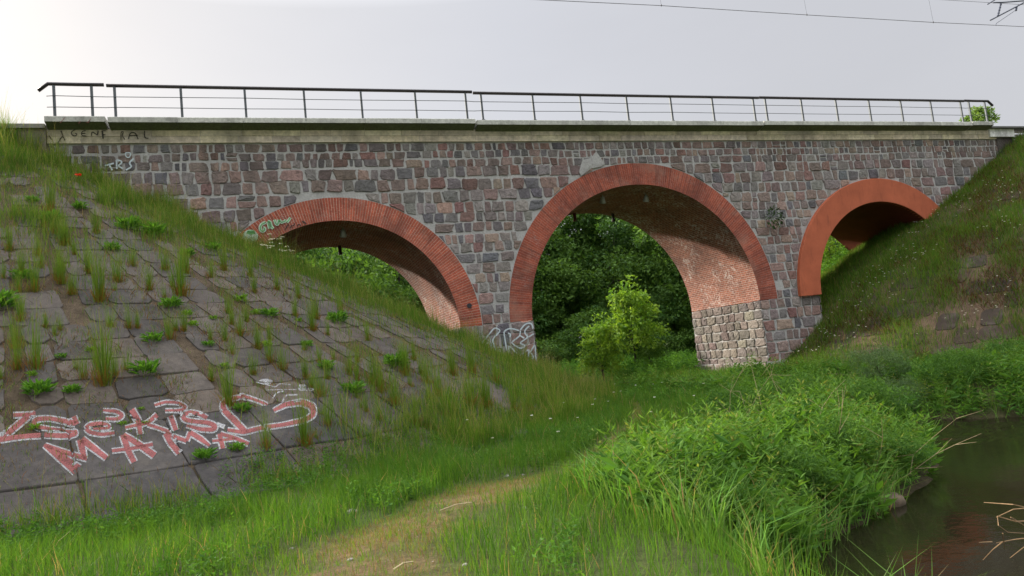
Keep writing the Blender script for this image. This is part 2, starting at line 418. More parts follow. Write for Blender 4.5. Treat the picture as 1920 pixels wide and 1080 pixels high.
def add_stone(mb, P, col, rng, place, prot=.045):
    n = len(P); c = P.mean(0)
    lev = [(1.0, -.004), (.965, prot * .75), (.84, prot), (.45, prot * 1.05)]
    V = []
    for k, (s, d) in enumerate(lev):
        Q = c + (P - c) * s
        dd = d + (rng.uniform(-.3, .3, n) * prot * .8 if k > 0 else 0)
        V.append(np.column_stack([Q, np.broadcast_to(dd, (n,))]))
    V.append(np.array([[*c, prot * (1.1 + rng.uniform(-.3, .4))]]))
    V = np.concatenate(V); F4 = []; F3 = []
    for k in range(3):
        for j in range(n):
            F4.append((k * n + j, k * n + (j + 1) % n, (k + 1) * n + (j + 1) % n, (k + 1) * n + j))
    for j in range(n): F3.append((3 * n + j, 3 * n + (j + 1) % n, 4 * n))
    mb.add(place(V), F4, F3, col)
def pick(rng, pal=PAL, w=PALW):
    c = pal[rng.choice(len(pal), p=w)][0]; c = c * .72 + np.array([.172, .148, .135]) * .28
    return np.clip(c * 1.25 * rng.uniform(.78, 1.2) * (1 + rng.uniform(-.05, .05, 3)), .01, .9)
def face_stones():
    rng = np.random.default_rng(11); mb = MB(); pm = [MB(), MB()]
    place = lambda V: np.stack([V[:, 0], -V[:, 2], V[:, 1]], 1)
    rows = []; z = 7.74
    for h in [.30, .28, .31, .42, .45, .43, .42, .38, .36, .36, .38, .36, .38, .36, .38, .38, .36, .38]:
        rows.append((z - h, z)); z -= h
    s = (rows[0][1] - 1.22) / (rows[0][1] - rows[-1][0]); rows = [(7.74 - (7.74 - a) * s, 7.74 - (7.74 - b) * s) for a, b in rows]
    z = 1.22; low = []
    for h in [.40, .42, .45, .42, .46, .42, .40, .45]:
        low.append((z - h, z)); z -= h
    for ri, (z0, z1) in enumerate(rows + low):
        up = z0 >= 1.2; u = -10.5 + rng.uniform(0, .4); h = z1 - z0
        spans = [(-10.5, 34.6)] if up else [(6.05, 8.67), (18.33, 21.2)]
        for (ua, ub) in spans:
            u = ua if not up else u
            while u < ub:
                w = h * rng.choice([.65, .85, 1.05, 1.3, 1.6, 2.0], p=[.1, .2, .27, .24, .14, .05]) * rng.uniform(.92, 1.08)
                if not up and u + w > ub - .2: w = ub - u
                g = rng.uniform(.014, .036)
                uc = u + w / 2
                dz = (vnoise(uc * .55, ri * 3.1, 40) - .5) * .10 if (up and 0 < ri < len(rows) - 1) else 0
                zz0, zz1 = z0 + dz + g * .8 - rng.uniform(0, .02), z1 + dz - g * .8 + rng.uniform(0, .02)
                if rng.random() < .025 and up: # a pair of flat stones in one course
                    cut = zz0 + (zz1 - zz0) * rng.uniform(.4, .6); parts = [(zz0, cut - g * .7), (cut + g * .7, zz1)]
                else: parts = [(zz0, zz1)]
                for (a, b) in parts:
                    P = stone_poly(u + g, u + w - g, a, b, rng); A0 = poly_area(P)
                    if up:
                        if any(math.hypot(P[:, 0].mean() - q['u'], P[:, 1].mean() - q['z']) < q['ro'] + .01 for q in ARCH): continue
                        for q in ARCH:
                            d = P - np.array([q['u'], q['z']]); L = np.hypot(d[:, 0], d[:, 1]); lim = q['ro'] + .035
                            i = L < lim
                            if i.any(): P[i] = np.array([q['u'], q['z']]) + d[i] / np.maximum(L[i], 1e-3)[:, None] * lim
                        P[:, 1] = np.maximum(P[:, 1], 1.225)
                    if poly_area(P) > .14 * A0 and poly_area(P) > .010:
                        c = pick(rng)
                        if uc > 30.5 : c = c * .4 + np.array([.17, .14, .115]) * .6
                        if uc < -3.5 and rng.random() < .6: c = c * .5 + np.array([.13, .10, .08]) * .5
                        add_stone(mb if up else pm[0 if uc < 12 else 1], P, c, rng, place, prot=min(.045, .09 * min(w, h)) * rng.uniform(.5, 1.2))
                u += w
    mb.build('stone_facing', M['stone'], BR)
    return pm
pier_mb = face_stones()

def arch_mid(q): return (q['ri'] + q['ro']) / 2
def spandrel():
    """mortared wall body with the three openings"""
    us = [np.arange(-12, 36.6, .35)]
    for q in ARCH:
        r = arch_mid(q); us.append(q['u'] - r * np.cos(np.linspace(0, math.pi, 65)))
    us = np.unique(np.round(np.concatenate(us), 4))
    def low(u):
        z = -3.2
        for q in ARCH:
            r = arch_mid(q)
            if abs(u - q['u']) < r - 1e-3: z = q['z'] + math.sqrt(max(r * r - (u - q['u']) ** 2, 0))
        return z
    mb = MB(); top = 8.0
    for a, b in zip(us[:-1], us[1:]):
        ins = any(abs((a + b) / 2 - q['u']) < arch_mid(q) for q in ARCH)
        if ins:
            qq = [q for q in ARCH if abs((a + b) / 2 - q['u']) < arch_mid(q)][0]; r = arch_mid(qq)
            za, zb = [qq['z'] + math.sqrt(max(r * r - (t - qq['u']) ** 2, 0)) for t in (a, b)]
        else: za = zb = 1.2 if (6 < (a + b) / 2 < 9 or 18 < (a + b) / 2 < 21.5) else -3.2
        mb.add([(a, 0, za), (b, 0, zb), (b, 0, top), (a, 0, top), (a, W, za), (b, W, zb), (b, W, top), (a, W, top)],
               [(0, 1, 2, 3), (5, 4, 7, 6), (3, 2, 6, 7)])
    return mb.build('spandrel_wall', M['mortar'], BR)
spandrel()

def ring_bricks(q, seed, tint=1.0, mortar=(196, 168, 150)):
    rng = np.random.default_rng(seed); mb = MB(); ri, ro = q['ri'], q['ro']; rm = (ri + ro) / 2
    n = int(math.pi * rm / .086); th = math.pi / n; gap = .013
    cols = [lin(168, 88, 66), lin(140, 68, 54), lin(118, 56, 48), lin(164, 86, 64), lin(104, 52, 46), lin(140, 80, 66)]
    # backing of mortar
    A = np.linspace(0, math.pi, 90); V = []
    for a in A:
        for r in (ri, ro): V.append((q['u'] - r * math.cos(a), -.008, q['z'] + r * math.sin(a)))
    F = [(2 * k, 2 * k + 1, 2 * k + 3, 2 * k + 2) for k in range(len(A) - 1)]
    mb.add(V, F, None, lin(*mortar))
    big = np.repeat(rng.uniform(.8, 1.2, n // 9 + 2), 9)
    for k in range(n):
        a0 = k * th + gap / rm / 2; a1 = (k + 1) * th - gap / rm / 2
        T = ro - ri; L = T / 3.5
        RC = (np.array(cols[rng.integers(len(cols))]) * .4 + np.array(cols[0]) * .6) * rng.uniform(.92, 1.08) * tint * (.75 + .25 * big[k])
        o_ = rng.uniform(.12, .4); cuts = [0, T * o_, T * (o_ + rng.uniform(.25, .4)), T]
        for c0, c1 in zip(cuts[:-1], cuts[1:]):
            r0 = ri + c0 + (.0035 if c0 else 0); r1 = ri + c1 - (.0035 if c1 < T - 1e-6 else 0)
            f = -.0115 + rng.uniform(-.001, .001)
            C = RC * rng.uniform(.88, 1.10)
            P = [(q['u'] - r * math.cos(a), q['z'] + r * math.sin(a)) for r, a in ((r0, a0), (r1, a0), (r1, a1), (r0, a1))]
            V = [(x, f, z) for x, z in P] + [(x, -.004, z) for x, z in P]
            mb.add(V, [(0, 1, 2, 3), (0, 4, 5, 1), (1, 5, 6, 2), (2, 6, 7, 3), (3, 7, 4, 0)], None, C)
    return tag(mb.build('arch_ring', M['brick'], BR))
r1 = ring_bricks(ARCH[0], 5, 1.12); r2 = ring_bricks(ARCH[1], 6, .92, (172, 128, 114))
def vault(q, y0, y1, mat, below, name='vault'):
    A = np.linspace(0, math.pi, 72); arc = A * q['ri']
    prof = [(q['u'] - q['ri'] * math.cos(a), q['z'] + q['ri'] * math.sin(a), s) for a, s in zip(A, arc)]
    if below: 
        prof = [(q['u'] - q['ri'], q['z'] - below, -below)] + prof + [(q['u'] + q['ri'], q['z'] - below, arc[-1] + below)]
    ys = np.linspace(y0, y1, 9); V = []; uv = []
    for (u, z, s) in prof:
        for y in ys: V.append((u, y, z)); uv.append((y, s))
    k = len(ys); F = []
    for i in range(len(prof) - 1):
        for j in range(k - 1): F.append((i * k + j, i * k + j + 1, (i + 1) * k + j + 1, (i + 1) * k + j))
    o = link(name, mesh(name, np.array(V) - np.array(BR.location), np.array(F), mat, None, np.array(uv), True), BR)
    return o
vault(ARCH[0], -.02, W, M['vault'], .35); vault(ARCH[1], -.02, W, M['vault'], 0)
# painted concrete lining of the right arch, proud of the wall
def lining():
    q = ARCH[2]; ri, ro = q['ri'], q['ro']; A = np.linspace(0, math.pi, 80); mb = MB(); f = -.16
    P = [(math.cos(a), math.sin(a)) for a in A]
    prof = [(q['u'] - c * ri, q['z'] + s * ri, q['u'] - c * ro, q['z'] + s * ro) for c, s in P]
    a = prof[0]; prof = [(a[0], a[1] - .02, a[2], a[3] - .02)] + prof
    V = []; F = []
    for (x0, z0, x1, z1) in prof: V += [(x0, f, z0), (x0 + (x1 - x0) * .015, f - .012, z0 + (z1 - z0) * .015), (x0 + (x1 - x0) * .985, f - .012, z0 + (z1 - z0) * .985), (x1, f, z1), (x1, .02, z1), (x0, .02, z0)]
    n = len(prof)
    for i in range(n - 1):
        for j in range(6): F.append((i * 6 + j, i * 6 + (j + 1) % 6, (i + 1) * 6 + (j + 1) % 6, (i + 1) * 6 + j))
    F += [(0, 1, 2, 5), (2, 3, 4, 5)]
    mb.add(V, F)
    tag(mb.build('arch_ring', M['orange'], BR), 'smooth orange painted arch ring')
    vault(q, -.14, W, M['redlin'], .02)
lining()
def piers():
    rng = np.random.default_rng(21)
    for (u0, u1, faces) in ((6.05, 8.67, ((8.67, 1), (6.05, -1))), (18.33, 21.2, ((18.33, -1), (21.2, 1)))):
        core = MB(); core.box((u0, .0, -3.2), (u1, W, 1.19)); pier = core.build('pier', M['mortar'], BR)
        mb = pier_mb[0 if u0 < 10 else 1]
        for (u, sgn) in faces:
            z = 1.215
            for h in [.36, .38, .36, .40, .34, .38, .36, .4, .36]:
                y = -.05
                while y < W:
                    w = rng.uniform(.32, .72); w = W - y if y + w > W - .2 else w
                    P = stone_poly(y + .012, y + w - .012, z - h + .012, z - .012, rng, sq=7)
                    add_stone(mb, P, pick(rng, PAL2, PAL2W), rng, lambda V, u=u, s=sgn: np.stack([u + s * V[:, 2], V[:, 0], V[:, 1]], 1), prot=.05)
                    y += w
                z -= h
        if u0 > 10:    # projecting footing of the right pier
            for uu in np.arange(18.2, 20.8, .62):
                P = stone_poly(uu + .01, uu + .61, -2.0, -1.30, rng, sq=7); add_stone(mb, P, pick(rng, PAL2, PAL2W) * .9, rng, lambda V: np.stack([V[:, 0], -.14 - V[:, 2], V[:, 1]], 1), .05)
            for yy in np.arange(-.15, 4.9, .6):
                P = stone_poly(yy + .01, yy + .59, -2.0, -1.22, rng, sq=7); add_stone(mb, P, pick(rng, PAL2, PAL2W), rng, lambda V: np.stack([18.18 - V[:, 2], V[:, 0], V[:, 1]], 1), .05)
            ft = MB(); ft.box((18.17, -.15, -3.2), (21.0, -.001, -1.24)); ft.box((18.17, -.001, -3.2), (18.328, W, -1.24)); ft.build('footing', M['mortar'], pier)
        mb.build('pier_facing', M['stone'], pier)
piers()
def parapet():
    rng = np.random.default_rng(31); mb = MB()
    CB = [(8.20, 7.985), (7.98, 7.765)]
    for k, (zt, zb) in enumerate(CB):
        u = -10.5
        while u < 32.6:
            w = rng.uniform(.8, 1.5); e = min(u + w, 32.6)
            c = lin(208, 198, 178) * rng.uniform(.75, 1.12) * np.array([1, rng.uniform(.95, 1.0), rng.uniform(.85, 1.0)])
            mb.box((u + .006, -.075 - rng.uniform(0, .012) + .012 * k, zb), (e - .006, .0 - .002, zt), c); u = e
    mb.build('limestone_band', M['lime'], BR)
    bk = MB(); bk.box((-10.5, -.055, 7.77), (32.59, -.0015, 8.20)); bk.build('band_joints', M['mortar'], BR)
    # deck edge of cast concrete in five lengths
    ends = [(-6.02, -4.44), (-4.36, 7.18), (7.24, 19.32), (19.38, 30.72), (30.78, 32.05)]
    dz = [.035, .02, -.02, .0, .02]
    for (a, b), d in zip(ends, dz):
        m2 = MB(); n = max(1, round((b - a) / 1.95)); e = np.linspace(a, b, n + 1)
        for i in range(n):
            u0, u1 = e[i] + (.004 if i else 0), e[i + 1] - (.004 if i < n - 1 else 0)
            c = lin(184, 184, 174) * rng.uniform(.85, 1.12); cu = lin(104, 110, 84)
            y0, y1 = -.46, W + .46
            zt0, zt1 = 8.45 + d + rng.uniform(-.006, .006), 8.45 + d
            zb = 8.275 + d
            V = [(u0, y0, zb), (u1, y0, zb), (u1, y0, zt0 - .02), (u0, y0, zt0 - .02), (u1, y0 + .02, zt0), (u0, y0 + .02, zt0), (u1, y1, zt1), (u0, y1, zt1), (u1, y1, zb), (u0, y1, zb)]
            m2.add(V, [(0, 1, 2, 3), (3, 2, 4, 5), (5, 4, 6, 7), (7, 6, 8, 9)], None, c)
            m2.add([(u0, y0, zb), (u0, y0, zt0 - .02), (u0, y0 + .02, zt0), (u0, y1, zt1), (u0, y1, zb)], [(0, 1, 2, 4)], [(2, 3, 4)], c)
            m2.add([(u1, y0, zb), (u1, y0, zt0 - .02), (u1, y0 + .02, zt0), (u1, y1, zt1), (u1, y1, zb)], [(4, 2, 1, 0)], [(4, 3, 2)], c)
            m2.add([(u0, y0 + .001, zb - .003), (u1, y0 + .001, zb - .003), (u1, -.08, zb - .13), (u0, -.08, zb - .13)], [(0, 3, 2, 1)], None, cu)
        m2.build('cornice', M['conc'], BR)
    # low wing walls past both ends of the deck edge
    m3 = MB(); c = lin(120, 112, 98)
    m3.box((-16, -.30, 8.17), (-6.06, .25, 8.30), lin(124, 122, 114)); m3.box((-16, -.22, 7.3), (-6.06, .2, 8.168), c)
    m3.build('wing_wall', M['conc'], BR)
    m4 = MB(); m4.box((32.10, -.30, 8.22), (36.5, .5, 8.30), lin(96, 96, 92)); m4.box((32.13, -.16, 7.84), (33.7, .4, 8.218), lin(226, 226, 220))
    m4.build('abutment_block', M['conc'], BR)
    m5 = MB(); m5.box((32.62, -.05, 6.0), (36.5, .3, 7.838), lin(72, 66, 60)); m5.build('abutment_wall', M['stone'], BR)
    pt = MB(); P = on_face([(1086, 322), (1092, 300), (1108, 296), (1118, 284), (1128, 298), (1134, 306), (1128, 312), (1108, 316), (1090, 330)], -.055)
    c = P.mean(0); V = np.concatenate([P, [c + np.array([0, -.02, 0])], P + np.array([0, .05, 0])]); n = len(P)
    pt.add(V, [(i, (i + 1) % n, n + 1 + (i + 1) % n, n + 1 + i) for i in range(n)], [(i, (i + 1) % n, n) for i in range(n)], lin(158, 150, 140))
    pt.build('mortar_patch', M['mortar'], BR)
parapet()

# ------------------------------------------------------------------ paint on walls and slabs
def ribbon(P, w, step=2.5):
    """a sprayed line in picture units -> quads along it"""
    P = np.asarray(P, float); w = np.broadcast_to(np.asarray(w, float), (len(P),))
    seg = np.hypot(*np.diff(P, axis=0).T); s = np.concatenate([[0], np.cumsum(seg)])
    n = max(3, int(s[-1] / step)); t = np.linspace(0, s[-1], n)
    # soften corners
    Q = np.stack([np.interp(t, s, P[:, 0]), np.interp(t, s, P[:, 1])], 1); ww = np.interp(t, s, w)
    for _ in range(4):
        Q[1:-1] = .25 * Q[:-2] + .5 * Q[1:-1] + .25 * Q[2:]
    T = np.gradient(Q, axis=0); T /= np.linalg.norm(T, axis=1)[:, None] + 1e-9; N = np.stack([-T[:, 1], T[:, 0]], 1)
    # blunt ends
    A = Q + N * ww[:, None] / 2; B = Q - N * ww[:, None] / 2
    V = np.stack([A, Q, B], 1).reshape(-1, 2)
    F = []
    for i in range(n - 1):
        F += [(3 * i, 3 * i + 1, 3 * i + 4, 3 * i + 3), (3 * i + 1, 3 * i + 2, 3 * i + 5, 3 * i + 4)]
    return V, np.array(F)
def disc(c, rx, ry, n=28):
    th = np.arange(n) * 2 * math.pi / n
    V = [(c[0], c[1])] + [(c[0] + rx * math.cos(a), c[1] + ry * math.sin(a)) for a in th]
    return np.array(V), np.array([(0, i + 1, (i + 1) % n + 1) for i in range(n)])
def paint(lines, mat, where, parent, label, extra=None, off=np.zeros(3)):
    mb = MB()
    for P, w in lines:
        V, F = ribbon(P, w); V = where(V) + off; F = np.array(F); mb.add(V, F[(V[F][:, :, 2] > -50).all(1)])
    for V, F in (extra or []):
        V = where(V) + off; F = np.array(F); mb.add(V, None, F[(V[F][:, :, 2] > -50).all(1)])
    for V in mb.V:   # loose points over the joints: tuck them on to their neighbours
        bad = V[:, 2] < -50
        if bad.any() and (~bad).any(): V[bad] = V[~bad][0]
    o = mb.build('graffiti', mat, parent, loc=np.array(parent.location)); tag(o, label); return o
def S(pts, s, ox, oy): return [(x / s + ox, y / s + oy) for x, y in pts]
wall = lambda d: (lambda V: on_face(V, d))
z1 = lambda *p: S(p, 3, 0, 100)
paint([(z1((590, 632), (640, 618)), 3), (z1((614, 626), (632, 658)), 3), (z1((655, 600), (657, 650)), 3), (z1((655, 600), (690, 605), (684, 622), (658, 630), (692, 648)), 2.8),
       (z1((752, 592), (722, 618), (746, 636), (708, 656)), 3), (z1((704, 560), (738, 556), (730, 590), (706, 585), (705, 562)), 2)], M['p_ice'], wall(-.062), BR, 'white sprayed letters TRS')
z5 = lambda *p: S(p, 6, 60, 130)
paint([(z5((490, 680), (445, 690), (435, 730), (470, 755), (510, 745), (515, 720), (485, 718)), 1.8), (z5((605, 690), (558, 690), (552, 750), (612, 750)), 1.8), (z5((555, 720), (600, 720)), 1.8),
       (z5((668, 750), (672, 690), (740, 750), (745, 690)), 1.8), (z5((1000, 790), (1000, 690), (1040, 700), (1005, 735), (1045, 790)), 1.8),
       (z5((1085, 785), (1100, 710), (1160, 705), (1195, 785)), 2), (z5((1090, 745), (1190, 742)), 1.6), (z5((1265, 690), (1265, 780), (1310, 775)), 2), (z5((790, 690), (800, 780)), 3), (z5((790, 690), (830, 690)), 1.6), (z5((795, 735), (826, 735)), 1.6),
       (z5((290, 830), (345, 740), (370, 800)), 2.2), (z5((325, 690), (350, 750)), 2.2), (z5((120, 650), (135, 720)), 2.2), (z5((190, 745), (230, 800)), 2)],
      M['p_black'], wall(-.096), BR, 'black sprayed word GENERAL on the limestone band')
paint([(z5((375, 535), (315, 605)), 1.0), (z5((660, 555), (630, 605)), 1.2), (z5((655, 575), (610, 600)), 1.0), (z5((545, 585), (520, 610)), 1.0)], M['p_red'], wall(-.466), BR, 'red sprayed ticks on the concrete edge')
z8 = lambda *p: S(p, 7.71, 420, 360)
G1 = [(z8((600, 440), (540, 460), (512, 530), (545, 580), (600, 555), (598, 515), (565, 515)), 5), (z8((632, 425), (660, 530)), 5), (z8((632, 425), (690, 425), (665, 475), (712, 530)), 4.5),
      (z8((732, 400), (745, 470), (785, 485), (790, 400)), 4.5), (z8((805, 400), (835, 465), (850, 410), (880, 445), (895, 400)), 4), (z8((910, 440), (960, 370)), 4)]
paint([(P, w + 1.2) for P, w in G1], M['p_pale'], wall(-.040), BR, 'pale green sprayed letters on the brick ring', extra=[disc(z8((380, 640))[0], 14.5, 12.5)])
paint([(P, w * .4) for P, w in G1] + [(z8((330, 580), (375, 605), (450, 585)), 5), (z8((340, 570), (440, 570)), 4)], M['p_green'], wall(-.046), BR, 'bright green sprayed highlights on the brick ring')
paint([(z8((890, 545), (900, 480), (940, 470)), 2), (z8((960, 520), (975, 460), (1010, 510), (1020, 450)), 2), (z8((1060, 500), (1080, 440), (1110, 490)), 2.2), (z8((1130, 420), (1190, 460)), 3)], M['p_black'], wall(-.042), BR, 'faint black scribble on the brick ring')
z6 = lambda *p: S(p, 8.31, 860, 580)
PG = [((360, 530), (560, 280), (660, 325), (520, 470), (590, 660)), ((460, 470), (550, 690)), ((380, 590), (470, 515)), ((400, 610), (450, 625)), ((300, 480), (290, 600)),
      ((750, 640), (700, 340), (800, 290), (940, 330)), ((960, 320), (1040, 220), (1140, 210), (1160, 300)), ((960, 330), (960, 410), (810, 520), (970, 620), (1050, 560), (940, 530), (1090, 430), (1020, 370), (1030, 320), (1100, 260)),
      ((960, 410), (1020, 450)), ((1090, 430), (1170, 380)), ((780, 740), (775, 560), (960, 730), (1100, 610), (1085, 730)), ((1110, 680), (1190, 540), (1205, 800)),
      ((1130, 680), (1180, 760), (950, 830)), ((770, 370), (840, 390), (790, 430)), ((640, 625), (640, 700)), ((490, 680), (520, 740))]
paint([(z6(*p), 2.6) for p in PG], M['p_ice'], wall(-.085), BR, 'white outlined tag on the grey pier')

# ------------------------------------------------------------------ railings, lamps, overhead line
STEEL = lin(84, 88, 90); RAILC = lin(52, 48, 48)
def railing(posts, a, b, label, bend=0, lean=0.0):
    yb = -.36; k = (24 + yb) / 24; posts = [p * k for p in posts]; a *= k; b *= k
    z0 = 8.44; zt = 9.46 + lean
    root = thing('railing', ((a + b) / 2, yb, z0), label, 'railing', 'steel railing lengths along the bridge edge')
    for p in posts:
        m = MB(); m.box((p - .035, yb - .03, z0), (p + .035, yb + .03, zt - .04), STEEL); m.box((p - .06, yb - .06, z0 - .01), (p + .06, yb + .06, z0 + .02), STEEL * .8)
        m.build('post', M['steel'], root)
    m = MB(); A = [(a, yb, zt)]; B = [(b, yb, zt)]
    if bend < 0: A = [(a - .26, yb, zt - .22), (a, yb, zt)]
    if bend > 0: B = [(b, yb, zt), (b + .26, yb, zt - .22)]
    m.tube(A + [((a + b) / 2, yb, zt - .004)] + B, .055, 10, RAILC); m.build('handrail', M['steel'], root, True)
    for z in (z0 + .34, z0 + .68):
        m = MB(); m.tube([(a - .05, yb, z)] + [(p, yb - .035, z + random.uniform(-.012, .012)) for p in posts] + [(b + .05, yb, z)], .011, 6, STEEL * .7); m.build('wire', M['steel'], root)
railing([-5.85, -4.84], -6.0, -4.50, 'short railing length with two posts at the grassy end of the bridge', -1, .04)
railing([-4.21, -2.33, -.42, 1.44, 3.32, 5.20, 7.03], -4.43, 7.29, 'long seven post railing above the brick arch with pale green letters', 0, .02)
railing([7.61, 9.60, 11.53, 13.48, 15.43, 17.35, 19.33], 7.33, 19.62, 'long seven post railing above the tallest middle arch', 0, -.015)
railing([19.93, 21.75, 23.58, 25.39, 27.20, 28.96, 30.78], 19.66, 31.03, 'long seven post railing above the orange arch', 0, .0)
railing([31.31, 32.31], 31.07, 32.55, 'short railing length with two posts beside the leafy sapling', 1, .02)

def floodlight(px, y, q, label):
    p = on_face([px], y)[0]; u = p[0]; z = q['z'] + math.sqrt(q['ri'] ** 2 - (u - q['u']) ** 2)
    r = thing('floodlight', (u, y, z), label, 'lamp', 'floodlights hanging under the arches')
    c = lin(150, 152, 150)
    m = MB(); m.tube([(u, y, z + .03), (u, y, z - .10)], .025, 8, c); m.tube([(u - .09, y, z - .1), (u + .09, y, z - .1)], .015, 6, c); m.build('bracket', M['steel'], r)
    m = MB(); m.tube([(u, y - .02, z - .08), (u, y, z - .14), (u, y + .05, z - .30), (u, y + .06, z - .32)], [.05, .085, .13, .12], 12, c); m.build('lamp_body', M['steel'], r, True)
    m = MB(); m.tube([(u, y + .06, z - .318), (u, y + .062, z - .326)], .115, 12, lin(225, 228, 225)); m.build('lens', M['glass'], r)
floodlight((1130, 372), 1.1, ARCH[1], 'small grey floodlight under the middle arch, the one nearer the left side')
floodlight((1211, 366), 1.1, ARCH[1], 'small grey floodlight under the crown of the middle arch, the brighter right one')
floodlight((643, 432), 1.1, ARCH[0], 'small dark floodlight hanging under the arch above the paved slope')
def drain(px, y, q, label, col):
    u = on_face([px], y)[0][0]; z = q['z'] + math.sqrt(q['ri'] ** 2 - (u - q['u']) ** 2)
    r = thing('drain_pipe', (u, y, z), label, 'pipe', 'drain pipes poking out of the vaults')
    m = MB(); m.tube([(u, y, z + .03), (u, y, z - .30)], .07, 10, col); m.build('pipe', M['steel'], r)
    m = MB(); m.tube([(u, y, z - .30), (u, y, z - .36)], .085, 10, col); m.build('collar', M['steel'], r)
drain((1077, 402), 4.6, ARCH[1], 'red brown drain pipe at the far left edge of the middle arch', lin(88, 44, 40))
drain((1149, 402), 4.6, ARCH[1], 'dark drain pipe at the far edge near the crown of the middle arch', lin(44, 34, 32))
drain((637, 464), 4.6, ARCH[0], 'dark drain pipe at the far edge of the arch beside the paved slope', lin(50, 36, 32))
cp = on_face([(880, 573)], -.02)[0]
m = MB(); m.tube([(cp[0], -.05, cp[2]), (cp[0], .0, cp[2])], .085, 14, lin(54, 54, 58)); o = m.build('pipe_cap', M['steel']); o.location = (0, 0, 0)
tag(o, 'round dark metal cap set in the brick ring beside the pier', 'cap')

def overhead():
    yb = 2.2
    P = on_face([(1000, -1), (1240, 10.5), (1513, 28), (1750, 42), (1868, 47.5), (1960, 52)], yb)
    z = lambda p: p
    c0 = on_face([(400, -40)], yb)[0]
    root = thing('contact_wire', P[2], 'thin overhead railway wire with droppers crossing the sky', 'wire')
    pts = np.concatenate([[P[0] + (P[0] - P[1]) * 3], P, [P[-1] + (P[-1] - P[-2]) * 4]])
    m = MB(); m.tube(pts, .014, 5, lin(70, 68, 70)); m.build('wire', M['steel'], root)
    for i in (1, 2, 3):
        q = P[i]; m = MB(); m.tube([q, q + np.array([-.05, 0, 1.25])], .006, 4, lin(80, 80, 84)); m.tube([q + (0, 0, -.03), q + (0, 0, .05)], .022, 6, lin(60, 60, 62)); m.build('dropper', M['steel'], root)
    m = MB(); m.tube(pts + np.array([0, 0, 1.25]), .010, 5, lin(80, 78, 80)); m.build('catenary_wire', M['steel'], root)
    # cantilever on a mast that stands beside the track, out of the frame
    A = lambda x, y, s=0: on_face([(x, y)], yb + s)[0]
    q = A(1920, 30)
    mu = q[0] + 2.6; root = thing('overhead_line_mast', (mu, yb, 7.5), 'steel cantilever arm with insulator holding the overhead wire', 'mast')
    c = lin(66, 70, 82)
    m = MB(); m.box((mu - .13, yb - .13, 6.5), (mu + .13, yb + .13, q[2] + 3), lin(120, 122, 120)); m.build('pole', M['steel'], root)
    m = MB(); m.tube([A(1857, 38), A(1920, 5), (mu, yb, A(1920, 5)[2] + .9)], .035, 8, c); m.build('registration_arm', M['steel'], root)
    m = MB(); m.tube([A(1862, 5), A(1880, 4.5), A(1920, 1.5), (mu, yb, A(1920, 1)[2] + .1)], .035, 8, c); m.tube([A(1852, 8), A(1868, -2)], .03, 8, c); m.build('bracket_tube', M['steel'], root)
    m = MB(); a, b = A(1877, 6), A(1871, 30); n = 9
    m.tube([a + (b - a) * i / n for i in range(n + 1)], [.035 + .02 * (i % 2) for i in range(n + 1)], 8, c); m.build('strut', M['steel'], root)
    m = MB(); a, b = A(1906, 13), A(1905, 20); m.tube([a, b], .05, 8, c); m.build('clamp', M['steel'], root)
    m = MB(); m.tube([A(1903, 20), A(1868, 44), A(1867, 47.5)], .014, 6, c); m.build('steady_arm', M['steel'], root)
overhead()

